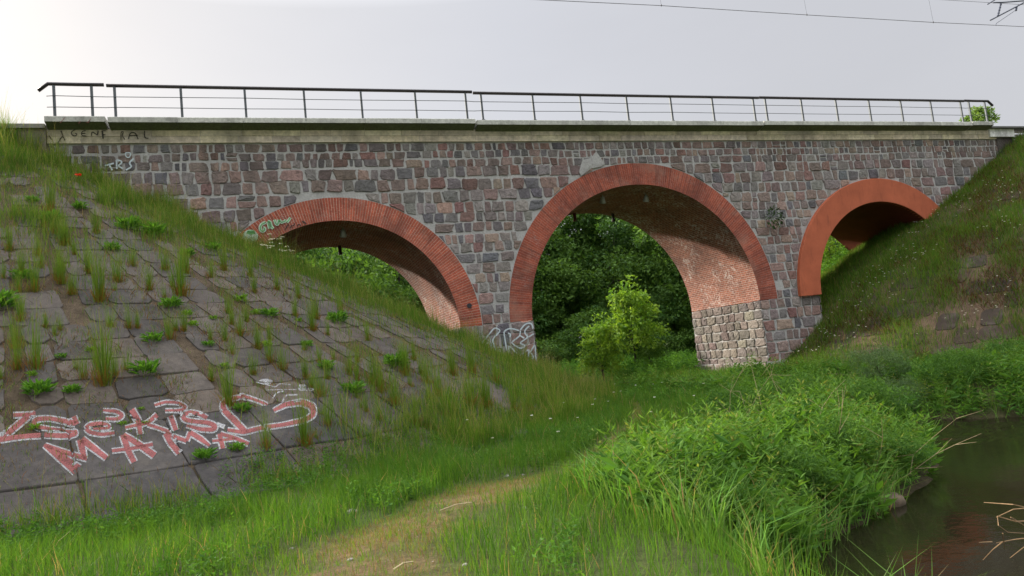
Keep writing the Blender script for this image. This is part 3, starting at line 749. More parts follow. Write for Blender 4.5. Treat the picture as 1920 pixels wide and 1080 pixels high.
# ------------------------------------------------------------------ slabs on the cone
GR_MASK = None
def slabs(side, name, label, zone, seed, cover):
    rng = np.random.default_rng(seed); mb = MB(); joints = []
    top = TOP_L if side < 0 else TOP_R; u0 = U_L if side < 0 else U_R; sg = 1 if side < 0 else -1
    def pos(t, ph):
        x = u0 + sg * t * RU * math.cos(ph); y = -.1 - t * RV * math.sin(ph); return x, y
    rows = []; t = 1.03
    hrow = [1.30, 1.25] + [.66] * 24
    sl = math.hypot(RV, top - GZ)
    for h in hrow:
        rows.append((t - h / sl, t)); t -= h / sl
        if t < .08: break
    for k, (ta, tb) in enumerate(rows):
        big = k < 2
        wid = 1.45 if big else .86
        circ = tb * (RU + RV) / 2 * math.pi / 2 * 1.02
        # column count halves as the cone narrows, so the up-slope joints line up
        base = 1.03 * (RU + RV) / 2 * math.pi / 2 * 1.02
        n0 = int(base / wid); n = n0
        if tb < .70: n = int(n0 * .72)
        if tb < .42: n = int(n0 * .45)
        ph = np.linspace(0.0, math.pi / 2 + .0, n + 1)
        ext = np.arange(1, 9)
        for i in range(n + 8):
            # past the quarter cone the paving runs on straight along the track
            def pt(tt, j):
                if j <= n: return pos(tt, ph[j])
                x, y = pos(tt, math.pi / 2); return x - sg * (j - n) * wid, y
            q = [pt(tb, i), pt(tb, i + 1), pt(ta, i + 1), pt(ta, i)]
            q = np.array(q, float)
            if i % 4 == 3 and not big: q[1] = q[0] + (q[1] - q[0]) * .62; q[2] = q[3] + (q[2] - q[3]) * .62
            c = q.mean(0)
            if not zone(c[0], c[1]): continue
            if rng.random() < cover(c[0], c[1]) * (0 if side < 0 and (big or (c[0] < 1.5 and tb > .70)) else 1): continue
            ch = rng.choice([rng.uniform(.03, .07), rng.uniform(.09, .15)]) if not big else .04
            a, b, cc, d = q
            gp = rng.uniform(.008, .028)
            # chamfered outline, shrunk by the joint
            out = []
            for p, nx, pv in ((a, b, d), (b, cc, a), (cc, d, b), (d, a, cc)):
                out += [p + (pv - p) * ch / np.linalg.norm(pv - p), p + (nx - p) * ch / np.linalg.norm(nx - p)]
            out = np.array(out); out = c + (out - c) * (1 - 1.7 * gp / np.linalg.norm(a - cc) * 1.4)
            out = out + rng.uniform(-.022, .022, out.shape)
            # densify each edge so the slab follows the ground
            E = []
            for e in range(8):
                p0, p1 = out[e], out[(e + 1) % 8]
                m_ = 3 if e % 2 else 1
                for s in range(m_): E.append(p0 + (p1 - p0) * s / m_ + (rng.uniform(-.008, .008, 2) if s else 0))
            E = np.array(E); nE = len(E)
            lift = (.040 if big else .028) + rng.uniform(-.008, .010) * (.2 if big else 1); tilt = rng.uniform(-.012, .012, 2) * (0 if big else 1)
            z = lambda P, dz: height(P[:, 0], P[:, 1]) + dz + (P - c) @ tilt
            I = c + (E - c) * .985; J = c + (E - c) * .5
            V = np.concatenate([np.column_stack([E, z(E, lift - .10)]), np.column_stack([E, z(E, lift - .012)]), np.column_stack([I, z(I, lift)]), np.column_stack([J, z(J, lift)]), [[*c, float(height(c[0], c[1])) + lift]]])
            F4 = []; F3 = []
            for r in range(3):
                for j in range(nE): F4.append((r * nE + j, r * nE + (j + 1) % nE, (r + 1) * nE + (j + 1) % nE, (r + 1) * nE + j))
            for j in range(nE): F3.append((3 * nE + j, 3 * nE + (j + 1) % nE, 4 * nE))
            if sg < 0: F4 = [f[::-1] for f in F4]; F3 = [f[::-1] for f in F3]
            col = lin(*(rng.choice([[66, 61, 56], [72, 66, 60], [62, 58, 54], [76, 68, 60]]))) * rng.uniform(.8, 1.15)
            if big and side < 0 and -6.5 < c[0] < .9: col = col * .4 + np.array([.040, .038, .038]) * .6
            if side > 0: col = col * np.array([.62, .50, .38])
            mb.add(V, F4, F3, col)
    o = mb.build(name, M['slab']); tag(o, label, kind='structure'); return o
SLAB = slabs(-1, 'slab_paving', 'weathered concrete slabs facing the embankment, with plants in the joints', lambda x, y: (-13 < x < 9.2) and (-13.8 < y < -.25) and not (x < -7.2 and y > -3), 41, lambda x, y: .04 + .45 * (1 - float(sstep(.35, .62, cone_t(x, y, -1)))) * float(fbm(x * .9, y * .9, 151)))
SLABR = slabs(1, 'slab_paving', 'half buried concrete slabs facing the opposite embankment', lambda x, y: (17 < x < 34) and (-13.5 < y < -.8), 43, lambda x, y: .35 + .5 * float(fbm(x * .5, y * .5, 152)))

# the big red and white writing on the slabs
from mathutils.bvhtree import BVHTree
SLAB_TREE = BVHTree.FromPolygons([v.co for v in SLAB.data.vertices], [tuple(p.vertices) for p in SLAB.data.polygons])
def on_slab(V, d=.055):
    P = on_ground(V, smooth_height)
    g = height(P[:, 0], P[:, 1])
    for i in range(len(P)):
        h, nrm, _, _ = SLAB_TREE.ray_cast(Vector((P[i, 0], P[i, 1], g[i] + .5)), Vector((0, 0, -1)))
        P[i, 2] = h.z + d if (h is not None and abs(nrm.z) > .35 and h.z > g[i] - .02) else g[i] + .010 + d   # down in an open joint
    return P
a6 = lambda *p: S(p, 6, 0, 740)
b6 = lambda *p: S(p, 6, 320, 700)
a3 = lambda *p: S(p, 3, 0, 720)
RED = [(a6((150, 255), (400, 240)), 7), (a6((330, 250), (60, 480), (-20, 540)), 11), (a6((-20, 560), (200, 520), (460, 495)), 10),
       (a6((500, 490), (700, 495), (850, 470), (860, 430), (760, 420), (560, 405), (420, 390), (370, 340), (420, 300), (560, 290), (740, 320), (850, 345)), [10, 10, 9, 8, 6, 6, 8, 9, 9, 8, 9, 10]),
       (a6((830, 270), (870, 350)), 9), (a6((1290, 440), (1150, 460), (1010, 440), (960, 395), (1020, 345), (1130, 325), (1230, 345), (1240, 385), (1050, 400)), [6, 7, 8, 8, 8, 7, 6, 5, 4]),
       (a6((1160, 185), (1310, 190), (1385, 235), (1330, 280), (1190, 275)), [4, 7, 8, 7, 5]), (a6((1480, 175), (1560, 300), (1580, 460)), [12, 10, 8]),
       (a6((1770, 245), (1660, 330), (1410, 380)), [9, 8, 5]), (a6((1660, 350), (1790, 390), (1930, 440)), 6),
       (a3((870, 128), (930, 110), (1005, 112), (1050, 140), (1010, 158), (930, 160)), [5, 6, 6, 6, 5, 4]), (a3((960, 188), (990, 268)), 9),
       (b6((410, 525), (330, 475), (220, 452), (135, 485), (150, 540), (260, 560), (420, 575), (510, 615), (490, 655), (340, 650), (180, 605)), [8, 8, 8, 9, 9, 8, 9, 10, 9, 8, 5]),
       (b6((1090, 370), (960, 320), (800, 265), (650, 300), (585, 370), (600, 440), (720, 560), (850, 690)), [4, 5, 6, 8, 10, 11, 12, 10]),
       (b6((1160, 450), (1290, 385), (1460, 355), (1600, 410), (1610, 510), (1500, 570), (1250, 620), (1000, 655), (820, 690), (640, 660)), [6, 9, 11, 12, 10, 9, 8, 8, 8, 6]),
       (a6((500, 610), (660, 720), (870, 880)), [8, 17, 24]), (a6((520, 615), (720, 680), (980, 745)), [8, 10, 10]), (a6((960, 750), (930, 660), (905, 530)), [6, 12, 14]), (a6((920, 520), (1040, 610), (1200, 735)), [14, 13, 10]),
       (a6((1385, 465), (1440, 640), (1510, 780)), [12, 12, 11]), (a6((1390, 465), (1560, 570), (1740, 700)), [10, 12, 13]), (a6((1260, 650), (1480, 620), (1720, 570)), 7),
       (a3((930, 285), (960, 340), (1010, 400)), [9, 11, 12]), (a3((930, 285), (1050, 330)), 8), (a3((1050, 330), (1070, 280)), 7), (a3((1070, 282), (1130, 320), (1180, 360)), [9, 10, 6]),
       (a3((1235, 290), (1255, 375)), 9), (a3((1240, 290), (1320, 315), (1400, 352)), 7), (a3((1195, 332), (1330, 318)), 5)]
paint([(P, np.asarray(w) * .96 + 5.6) for P, w in RED] + [(b6((960, 100), (1050, 130), (1190, 180), (1220, 130), (1350, 150)), 2), (b6((1150, 300), (1190, 235), (1275, 222)), 2.5), (b6((1250, 370), (1290, 265), (1430, 268)), 3), (b6((1080, 205), (1420, 205)), 1.5), (b6((520, 590), (610, 625)), 8)],
      M['p_white'], lambda V: on_slab(V, .006), SLAB, 'white outlines of the sprayed writing', extra=[disc(b6((1070, 105))[0], 13, 5), disc(b6((1480, 185))[0], 8, 7), disc(b6((1560, 208))[0], 9, 3)])
paint([(P, np.asarray(w) * .92) for P, w in RED], M['p_red'], lambda V: on_slab(V, .010), SLAB, 'red sprayed writing ZOCKIS MAMA')

# ------------------------------------------------------------------ vegetation
def blade_arrays(P, h, wid, ang, lean, col, tipcol=None, curve=1.6):
    """grass blades: P (n,3) bases -> 5-vertex blades"""
    n = len(P); dx, dy = np.cos(ang), np.sin(ang); sx, sy = -dy, dx
    rot = R.uniform(0, 2 * math.pi, n); wx, wy = np.cos(rot) * wid / 2, np.sin(rot) * wid / 2
    m = .55; lm = lean * m ** curve
    V = np.zeros((n, 5, 3))
    V[:, 0] = P + np.stack([-wx, -wy, np.zeros(n)], 1); V[:, 1] = P + np.stack([wx, wy, np.zeros(n)], 1)
    hm = h * m * np.sqrt(np.clip(1 - (lm / (m + 1e-6)) ** 2 * .5, .2, 1)); ht = h * np.sqrt(np.clip(1 - lean ** 2 * .6, .12, 1))
    mid = P + np.stack([dx * h * lm, dy * h * lm, hm], 1)
    V[:, 2] = mid + np.stack([wx * .8, wy * .8, np.zeros(n)], 1); V[:, 3] = mid - np.stack([wx * .8, wy * .8, np.zeros(n)], 1)
    V[:, 4] = P + np.stack([dx * h * lean, dy * h * lean, ht], 1)
    b = np.arange(n)[:, None] * 5
    F4 = b + np.array([[0, 1, 2, 3]]); F3 = b + np.array([[3, 2, 4]])
    C = np.repeat(np.asarray(col)[:, None, :], 5, 1)
    if tipcol is not None: C[:, 4] = tipcol
    return V.reshape(-1, 3), F4, F3, C.reshape(-1, 3)
def combine(L):
    V = []; A = []; B = []; C = []; n = 0
    for v, f4, f3, c in L:
        V.append(v); A.append(f4 + n); B.append(f3 + n); C.append(c); n += len(v)
    return np.concatenate(V), [np.concatenate(A), np.concatenate(B)], np.concatenate(C)
G_GREEN = np.array([.074, .180, .018]); G_DEEP = np.array([.040, .115, .018]); G_YEL = np.array([.155, .235, .028]); G_STRAW = np.array([.30, .22, .10]); G_RUST = np.array([.24, .10, .03])
def mixc(a, b, k): return a * (1 - k[:, None]) + b * k[:, None]
def wetness(x, y): return fbm(x * .6, y * .6, 61)
def scatter(n, box, dens):
    x = R.uniform(box[0], box[1], n); y = R.uniform(box[2], box[3], n)
    k = R.random(n) < dens(x, y); return x[k], y[k]
def in_view(x, y, m=.06):
    """keeps only what the wider surroundings of the picture could show"""
    dx, dy = x, y + 24
    fwd = dx * math.sin(AZ) + dy * math.cos(AZ); rt = dx * math.cos(AZ) - dy * math.sin(AZ)
    return (fwd > 2.5) & (np.abs(rt) < fwd * (.78 + m) + 1.5)
def dist_cam(x, y): return np.hypot(x, y + 24)
def meadow():
    L = []
    # lush grass of the meadow
    def dens(x, y):
        sd = river_sd(x, y); pd = path_d(x, y); ctl = cone_t(x, y, -1); ctr = cone_t(x, y, 1)
        d = sstep(.05, .35, sd) * (.22 + .78 * sstep(.6, 1.6, pd + 1.2 * (fbm(x * 3.1, y * 3.1, 72) - .5))) * (ctl > .985) * (ctr > .93) * in_view(x, y)
        far = np.clip(11 / np.maximum(dist_cam(x, y), 4), .22, 1.0)
        return d * far * (.35 + .65 * sstep(.3, .6, fbm(x * 1.1, y * 1.1, 71)))
    x, y = scatter(900000, (-10, 27, -22, 16), dens)
    z = height(x, y); n = len(x)
    cl = fbm(x * 1.4, y * 1.4, 73); pd = path_d(x, y)
    h = (.16 + .42 * cl ** 1.3) * R.uniform(.55, 1.25, n) * (.25 + .75 * sstep(.8, 2.4, pd)) * (.45 + .55 * np.maximum(sstep(1.02, 1.2, cone_t(x, y, -1)), sstep(-.5, 2.5, x)))
    c = mixc(np.tile(G_GREEN, (n, 1)), np.tile(G_DEEP, (n, 1)), np.clip(fbm(x * .9, y * .9, 75) * 1.5 - .35, 0, 1))
    c = mixc(c, np.tile(G_YEL, (n, 1)), np.clip(R.normal(.14, .22, n) + .25 * (fbm(x * 1.7, y * 1.7, 77) - .5) + .35 * (1 - sstep(1, 2.0, pd)), 0, 1))
    st = R.random(n) < .035; c[st] = G_STRAW
    c *= R.uniform(.75, 1.25, n)[:, None]
    wid = np.clip(.0042 + .00035 * dist_cam(x, y), .005, .02) * R.uniform(.7, 1.3, n)
    L.append(blade_arrays(np.stack([x, y, z - .01], 1), h, wid, R.uniform(0, 6.283, n) , np.abs(R.normal(.35, .25, n)).clip(0, .95), c))
    # thin short growth and straw on the trail
    def dens2(x, y): return (1 - sstep(.9, 1.6, path_d(x, y))) * sstep(.1, .4, river_sd(x, y)) * in_view(x, y) * (.35 + .65 * sstep(.3, .6, fbm(x * 1.6, y * 1.6, 81)))
    x, y = scatter(420000, (-5, 11, -22, -3), dens2); n = len(x)
    c = mixc(np.tile(G_YEL * .9, (n, 1)), np.tile(G_GREEN, (n, 1)), np.clip(fbm(x * 1.3, y * 1.3, 83) * 2 - .6 + R.normal(0, .15, n), 0, 1))
    st = R.random(n) < .45; c[st] = G_STRAW * np.array([.85, .78, .72]) * R.uniform(.5, 1.0, (st.sum(), 1))
    L.append(blade_arrays(np.stack([x, y, height(x, y) - .005], 1), R.uniform(.03, .10, n), R.uniform(.003, .006, n), R.uniform(0, 6.283, n), R.uniform(.1, .95, n), c))
    V, F, C = combine(L)
    o = link('meadow_grass', mesh('meadow_grass', V, F, M['grass'], C)); tag(o, 'uneven green meadow grass between the slope, the trail and the river', 'grass', kind='stuff')
def slope_grass():
    L = []
    def edge(x, y):
        # the belt along the masonry and over the top of the slope
        t = cone_t(x, y, -1)
        belt = np.exp(-np.maximum(-y - .2, 0) / (.7 + 2.2 * fbm(x * .5, y * .3, 91))) * (y < -.15)
        topb = (1 - sstep(.22, .50, t)) * sstep(.47, .68, fbm(x * 1.1, y * 1.1, 93)) * .6
        foot = (sstep(.95, 1.03, t) * .35 + sstep(.80, 1.0, t) * .7 * sstep(0, 3, x)) * sstep(.25, .5, fbm(x * 1.1, y * 1.1, 94))
        return np.clip(belt * (.35 + .65 * sstep(.35, .6, fbm(x * 1.6, y * 1.6, 92))) + topb + foot, 0, 1) * (t < 1.03) * (y < -.12) * in_view(x, y, .1)
    x, y = scatter(620000, (-14, 10.5, -14.5, -.05), edge); n = len(x)
    cl = fbm(x * 1.2, y * 1.2, 95); nf = np.exp(-np.maximum(-y - .3, 0) / 1.6); h = (.16 + .5 * cl ** 1.4 + .20 * nf * (.5 + cl)) * R.uniform(.5, 1.3, n) * (.65 + .9 * sstep(.50, .72, fbm(x * 2.3, y * 2.3, 96)))
    tall = R.random(n) < .16; h[tall] *= 1.5
    c = mixc(np.tile(G_GREEN, (n, 1)), np.tile(G_YEL, (n, 1)), np.clip(R.normal(.32, .28, n) + .5 * (fbm(x * .7, y * .7, 97) - .5) + .15 * (x < 0), 0, 1))
    c = mixc(c, np.tile(G_DEEP, (n, 1)), np.clip(fbm(x * 1.5, y * 1.5, 98) * 1.4 - .7, 0, 1)); c *= R.uniform(.75, 1.25, n)[:, None]; k = R.random(n) < .06; c[k] = G_STRAW * .9
    c[tall] = (G_YEL * .8 + G_STRAW * .22) * R.uniform(.8, 1.2, (tall.sum(), 1)); tip = c.copy(); tip[tall] = G_STRAW * 1.1
    L.append(blade_arrays(np.stack([x, y, height(x, y)], 1), h, R.uniform(.006, .013, n), R.uniform(0, 6.283, n), np.abs(R.normal(.25, .22, n)).clip(0, .9), c, tip))
    # sparse short blades rooted in the joints
    x, y = scatter(120000, (-12, 9.5, -13.4, -.3), lambda x, y: (cone_t(x, y, -1) < 1) * in_view(x, y, .1) * (.08 + sstep(.48, .7, fbm(x * 1.8, y * 1.8, 99)))); n = len(x)
    c = mixc(np.tile(G_GREEN, (n, 1)), np.tile(G_YEL, (n, 1)), R.random(n)); k = R.random(n) < .4; c[k] = G_STRAW * .75; k = R.random(n) < .12; c[k] = G_RUST; c *= R.uniform(.6, 1.2, n)[:, None]
    L.append(blade_arrays(np.stack([x, y, height(x, y) + .01], 1), R.uniform(.05, .16, n), R.uniform(.006, .01, n), R.uniform(0, 6.283, n), R.uniform(.1, .8, n), c))
    # dead straw and moss lying in and over the joints
    x, y = scatter(75000, (-12, 9.8, -13.4, -.3), lambda x, y: (cone_t(x, y, -1) < 1) * in_view(x, y, .1) * sstep(.50, .74, fbm(x * 1.2, y * 1.2, 191)) * .8); n = len(x)
    k = R.random(n)[:, None]; c = np.where(k < .45, G_STRAW * .55, np.where(k < .7, G_RUST * .5, np.where(k < .85, np.array([[.05, .04, .025]]), G_GREEN * .6))) * R.uniform(.6, 1.2, (n, 1))
    L.append(blade_arrays(np.stack([x, y, height(x, y) + .028], 1), R.uniform(.05, .22, n), R.uniform(.006, .012, n), R.uniform(0, 6.283, n), R.uniform(.8, 1.0, n), c, curve=1.1))
    V, F, C = combine(L)
    o = link('slope_grass', mesh('slope_grass', V, F, M['grass'], C)); tag(o, 'tall seeding grass along the masonry and the top of the paved slope', 'grass', kind='stuff')
    # right embankment
    L = []
    def dr(x, y):
        t = cone_t(x, y, 1)
        patch = sstep(.38 + .06 * (y < -2.5), .58 + .10 * (y < -2.5), fbm(x * .55, y * .55, 101)) * .8 + np.exp(-np.maximum(-y, 0) / 2.2)
        return np.clip(patch, 0, 1) * (t < 1.0) * (y < 6) * ((y < -.05) | (y > .0)) * ((y < 0) | (x < 29)) * in_view(x, y, .1)
    x, y = scatter(230000, (17, 38, -13.5, 7), dr); n = len(x)
    h = (.12 + .42 * fbm(x, y, 103) ** 1.4) * R.uniform(.5, 1.3, n)
    c = mixc(np.tile(G_GREEN, (n, 1)), np.tile(G_DEEP, (n, 1)), np.clip(fbm(x * .8, y * .8, 105) * 1.6 - .4, 0, 1))
    c = mixc(c, np.tile(G_YEL, (n, 1)), np.clip(R.normal(.38, .3, n), 0, 1)); k = R.random(n) < .08; c[k] = G_STRAW * .8; c *= R.uniform(.75, 1.25, n)[:, None]
    L.append(blade_arrays(np.stack([x, y, height(x, y)], 1), h, R.uniform(.010, .02, n), R.uniform(0, 6.283, n), np.abs(R.normal(.3, .25, n)).clip(0, .9), c))
    x, y = scatter(110000, (17, 35, -13, -.3), lambda x, y: (cone_t(x, y, 1) < 1) * sstep(.42, .66, fbm(x * .9, y * .9, 193))); n = len(x)
    k = R.random(n)[:, None]; c = np.where(k < .35, G_STRAW * .5, np.where(k < .7, G_RUST * .4, G_GREEN * .7)) * R.uniform(.5, 1.2, (n, 1))
    L.append(blade_arrays(np.stack([x, y, height(x, y) + .03], 1), R.uniform(.08, .3, n), R.uniform(.010, .022, n), R.uniform(0, 6.283, n), R.uniform(.5, 1.0, n), c))
    V, F, C = combine(L)
    o = link('embankment_grass', mesh('embankment_grass', V, F, M['grass'], C)); tag(o, 'patchy green grass on the embankment beyond the river', 'grass', kind='stuff')
meadow(); slope_grass()

LEAF = np.array([(0, 0, 0), (.30, .5, .05), (0, 1, -.06), (-.30, .5, .05)])
def leaves(P, D, size, asp, col, droop=0, rng=R):
    """leaf-shaped quads at P pointing along D"""
    n = len(P); D = D / (np.linalg.norm(D, axis=1)[:, None] + 1e-9)
    rnd = rng.normal(0, 1, (n, 3)); S_ = np.cross(D, rnd); S_ /= np.linalg.norm(S_, axis=1)[:, None] + 1e-9
    N = np.cross(S_, D)
    V = np.zeros((n, 4, 3)); s = np.asarray(size)[:, None]
    for i, (a, b, c) in enumerate(LEAF):
        V[:, i] = P + S_ * s * a * asp + D * s * b + N * s * c
    F = np.arange(n)[:, None] * 4 + np.arange(4)[None]
    return V.reshape(-1, 3), F, np.repeat(np.asarray(col)[:, None, :], 4, 1).reshape(-1, 3)
def herb_arrays(x, y, z, h, rng, nl=20, ls=.09, asp=.55, ca=None, cb=None, spread=.22):
    """leafy stems: opposite leaves up each stem"""
    n = len(x); V = []; C = []
    lean = rng.normal(0, spread, (n, 2)); k = np.arange(nl) / nl
    kk = .12 + .88 * k
    base = np.stack([x, y, z], 1)
    P = base[:, None, :] + np.concatenate([lean[:, None, :] * (kk ** 1.5)[None, :, None] * h[:, None, None], (kk[None, :] * h[:, None])[..., None]], 2)
    ang = rng.uniform(0, 6.283, n)[:, None] + (np.arange(nl) * 2.4)[None, :]
    up = rng.uniform(.0, .6, (n, nl)) + .6 * (k[None] > .85)
    D = np.stack([np.cos(ang), np.sin(ang), up], 2)
    sz = ls * (1.15 - .6 * np.abs(kk - .55)[None]) * rng.uniform(.7, 1.3, (n, nl))
    mixv = np.clip(rng.normal(.4, .3, (n, 1)) + .35 * (k[None] - .5) + rng.normal(0, .15, (n, nl)), 0, 1)
    col = ca * (1 - mixv[..., None]) + cb * mixv[..., None]
    col = col * rng.uniform(.8, 1.2, (n, nl, 1))
    return leaves(P.reshape(-1, 3), D.reshape(-1, 3), sz.ravel(), asp, col.reshape(-1, 3), rng=rng)
H_A = np.array([.044, .125, .018]); H_B = np.array([.115, .245, .030])
def bank_zone(x, y):
    """herbs between the trail and the river, and on the far bank"""
    sd = river_sd(x, y); pd = path_d(x, y)
    side = (x > 3.2) & (y < -1)
    near = sstep(-.15, .1, sd) * (1 - sstep(2.2 + 0 * x, 3.6, sd)) * side * sstep(2.2, 3.4, pd)
    return near * ~((x > 3.2) & (y < -18.0))
def bank():
    L = []; rng = np.random.default_rng(55)
    def d1(x, y): return bank_zone(x, y) * in_view(x, y) * (.45 + .55 * sstep(.3, .6, fbm(x * .9, y * .9, 111))) * (cone_t(x, y, 1) > .9) * np.clip(10 / dist_cam(x, y), .3, 1)
    x, y = scatter(24000, (3, 25, -22, 1), d1)
    n = len(x); z = height(x, y); h = (.20 + .52 * fbm(x * .8, y * .8, 113) ** 1.2) * rng.uniform(.7, 1.2, n) * np.clip(1.25 - .30 * river_sd(x, y), .35, 1)
    v, f, c = herb_arrays(x, y, z, h, rng, 16, .115, .52, H_A, H_B)
    L = [(v, f, c)]
    for (cnt, h0, h1, nl, ls, asp, a_, b_, sp_) in ((2000, .5, .85, 24, .13, .22, H_B * .7, H_B * np.array([1.1, 1.0, 1.2]), .16), (2600, .25, .6, 9, .20, .55, H_A * .9, H_B * .9, .35), (1500, .4, .8, 16, .085, .5, H_B * .6, np.array([.20, .24, .05]), .22)):
        x, y = scatter(cnt * 6, (3, 25, -22, 1), d1); k = river_sd(x, y) < 1.9; x = x[k][:cnt]; y = y[k][:cnt]
        L.append(herb_arrays(x, y, height(x, y), rng.uniform(h0, h1, len(x)), rng, nl, ls, asp, a_, b_, sp_))
    nv = np.cumsum([0] + [len(q[0]) for q in L]); v = np.concatenate([q[0] for q in L]); f = np.concatenate([q[1] + k for q, k in zip(L, nv)]); c = np.concatenate([q[2] for q in L])
    o = link('bank_herbs', mesh('bank_herbs', v, f, M['leaf'], c)); tag(o, 'dense nettle like herbs covering both river banks', 'herbs', kind='stuff')
    # arching sedge blades hanging over the water
    def d2(x, y):
        sd = river_sd(x, y); return ~((x > 3.5) & (y < -18.25)) * sstep(-.16, 0, sd) * (1 - sstep(1.6, 2.4, sd)) * in_view(x, y) * ((x > 3) & (y < -11.5)) * np.where((sd > 1.1) & (y > -15.6), .12, 1.0) * sstep(2.0, 3.2, path_d(x, y)) * np.where(y > -16.2, .45, 1) * sstep(.42, .60, fbm(x * 1.3, y * 1.3, 121))
    x, y = scatter(120000, (3, 20, -22, -8), d2); n = len(x)
    c = mixc(np.tile(H_B * np.array([.9, 1, 1.2]), (n, 1)), np.tile(np.array([.16, .22, .07]), (n, 1)), np.clip(R.normal(.3, .3, n), 0, 1)); c *= R.uniform(.7, 1.25, n)[:, None]
    st = R.random(n) < .04; c[st] = G_STRAW
    h = R.uniform(.3, .8, n)
    V, F4, F3, C = blade_arrays(np.stack([x, y, height(x, y)], 1), h, R.uniform(.009, .018, n), R.uniform(0, 6.283, n), R.uniform(.3, .98, n), c, curve=2.2)
    o = link('sedge', mesh('sedge', V, [F4, F3], M['grass'], C)); tag(o, 'arching sedge blades along the water edge', 'sedge', kind='stuff')
    # white flower heads scattered on the far embankment and in the meadow
    x, y = scatter(1400, (18, 34, -11, -.2), lambda x, y: (cone_t(x, y, 1) < .98) * sstep(.45, .6, fbm(x * .5, y * .5, 131)))
    x2, y2 = scatter(50, (3, 14, -14, -2), lambda x, y: (cone_t(x, y, -1) > 1) * (river_sd(x, y) > .6))
    x = np.concatenate([x, x2]); y = np.concatenate([y, y2]); n = len(x)
    P = np.repeat(np.stack([x, y, height(x, y) + R.uniform(.25, .5, n)], 1), 5, 0); a = np.tile(np.arange(5) * 1.2566, n)
    v, f, c = leaves(P, np.stack([np.cos(a), np.sin(a), np.full(5 * n, .15)], 1), np.full(5 * n, .032), 1.3, np.tile(np.array([.62, .62, .55]), (5 * n, 1)))
    o = link('white_flowers', mesh('white_flowers', v, f, M['petal'], c)); tag(o, 'tiny white flower heads dotted over the embankment beyond the river', 'flowers', kind='stuff')
    # low herbs behind the bridge
    def d3(x, y): return (y > 4.5) * sstep(.2, .6, river_sd(x, y)) * (cone_t(x, y, -1) > .5) * (.35 + .65 * fbm(x * .5, y * .5, 141)) * in_view(x, y, .0)
    x, y = scatter(9000, (3, 40, 4, 24), d3); n = len(x)
    v, f, c = herb_arrays(x, y, height(x, y), rng.uniform(.35, .9, n), rng, 16, .17, .55, H_A * 1.2, H_B * 1.25)
    o = link('far_undergrowth', mesh('far_undergrowth', v, f, M['leaf'], c)); tag(o, 'light green undergrowth on the ground behind the arches', 'undergrowth', kind='stuff')
bank()
def meadow_herbs():
    rng = np.random.default_rng(58)
    x, y = scatter(16000, (-8, 6, -20, -9), lambda x, y: (cone_t(x, y, -1) > .96) * sstep(1.6, 2.6, path_d(x, y)) * (river_sd(x, y) > 2) * in_view(x, y) * sstep(.48, .62, fbm(x * .8, y * .8, 161)))
    v, f, c = herb_arrays(x, y, height(x, y), rng.uniform(.10, .30, len(x)), rng, 10, .055, .6, H_A, H_B * .9, .4)
    o = link('clover', mesh('clover', v, f, M['leaf'], c)); tag(o, 'low clover and leafy herbs among the meadow grass', 'herbs', kind='stuff')
meadow_herbs()

# --- plants that can be told apart
def join_part(name, root, arrs, mat, loc):
    V = []; F = []; C = []; n = 0
    F4 = []; F3 = []
    for a in arrs:
        V.append(a[0]); C.append(a[-1])
        for f in a[1:-1]:
            (F4 if f.shape[1] == 4 else F3).append(f + n)
        n += len(a[0])
    F = ([np.concatenate(F4)] if F4 else []) + ([np.concatenate(F3)] if F3 else [])
    return link(name, mesh(name, np.concatenate(V), F, mat, np.concatenate(C)), root)
def tuft_mesh(rng, h, spread, n, rust):
    r = np.abs(rng.normal(0, spread, n)); a = rng.uniform(0, 6.283, n)
    P = np.stack([r * np.cos(a), r * np.sin(a), np.full(n, -.02)], 1)
    hh = h * rng.uniform(.35, 1.1, n); c = mixc(np.tile(G_YEL, (n, 1)), np.tile(G_GREEN * 1.1, (n, 1)), np.clip(rng.normal(.35, .3, n), 0, 1))
    c *= rng.uniform(.8, 1.25, n)[:, None]; tip = c.copy(); k = rng.random(n) < .35; tip[k] = G_STRAW * 1.1
    g = blade_arrays(P, hh, rng.uniform(.005, .009, n), a + rng.normal(0, .6, n), np.abs(rng.normal(.16, .12, n)), c, tip)
    m_ = int(n * .8); r = np.abs(rng.normal(0, spread * 1.2, m_)); a = rng.uniform(0, 6.283, m_)
    c2 = mixc(np.tile(G_RUST, (m_, 1)), np.tile(G_YEL, (m_, 1)), rng.random(m_) * (1 - rust))
    P2 = np.stack([r * np.cos(a), r * np.sin(a), np.full(m_, -.02)], 1)
    b = blade_arrays(P2, h * rng.uniform(.12, .34, m_), rng.uniform(.006, .011, m_), a, rng.uniform(.2, .9, m_), c2)
    V, F, C = combine([g, b]); return mesh('grass_tuft', V, F, M['grass'], C)
def weed_mesh(rng, h, n, kind=0):
    a = rng.uniform(0, 6.283, n); el = rng.uniform(.1, 1.3, n); r = rng.uniform(0, h * .35, n)
    P = np.stack([r * np.cos(a), r * np.sin(a), rng.uniform(-.02, h * .45, n)], 1)
    D = np.stack([np.cos(a) * np.cos(el), np.sin(a) * np.cos(el), np.sin(el)], 1)
    ca, cb = ((H_A * 1.3, H_B * 1.15), (H_B * .9, H_B * np.array([1.6, 1.4, 1.0])))[kind]
    k = rng.random(n)[:, None]; v, f, c = leaves(P, D, h * rng.uniform(.22, .5, n), .40, (ca * (1 - k) + cb * k) * rng.uniform(.8, 1.2, (n, 1)), rng=rng)
    return mesh('weed', v, f, M['leaf'], c)
rg = np.random.default_rng(77)
TUFTS = [tuft_mesh(rg, 1.0, .05 + .025 * (i % 3), 80 + 40 * (i % 2), .5 + .1 * i) for i in range(5)]
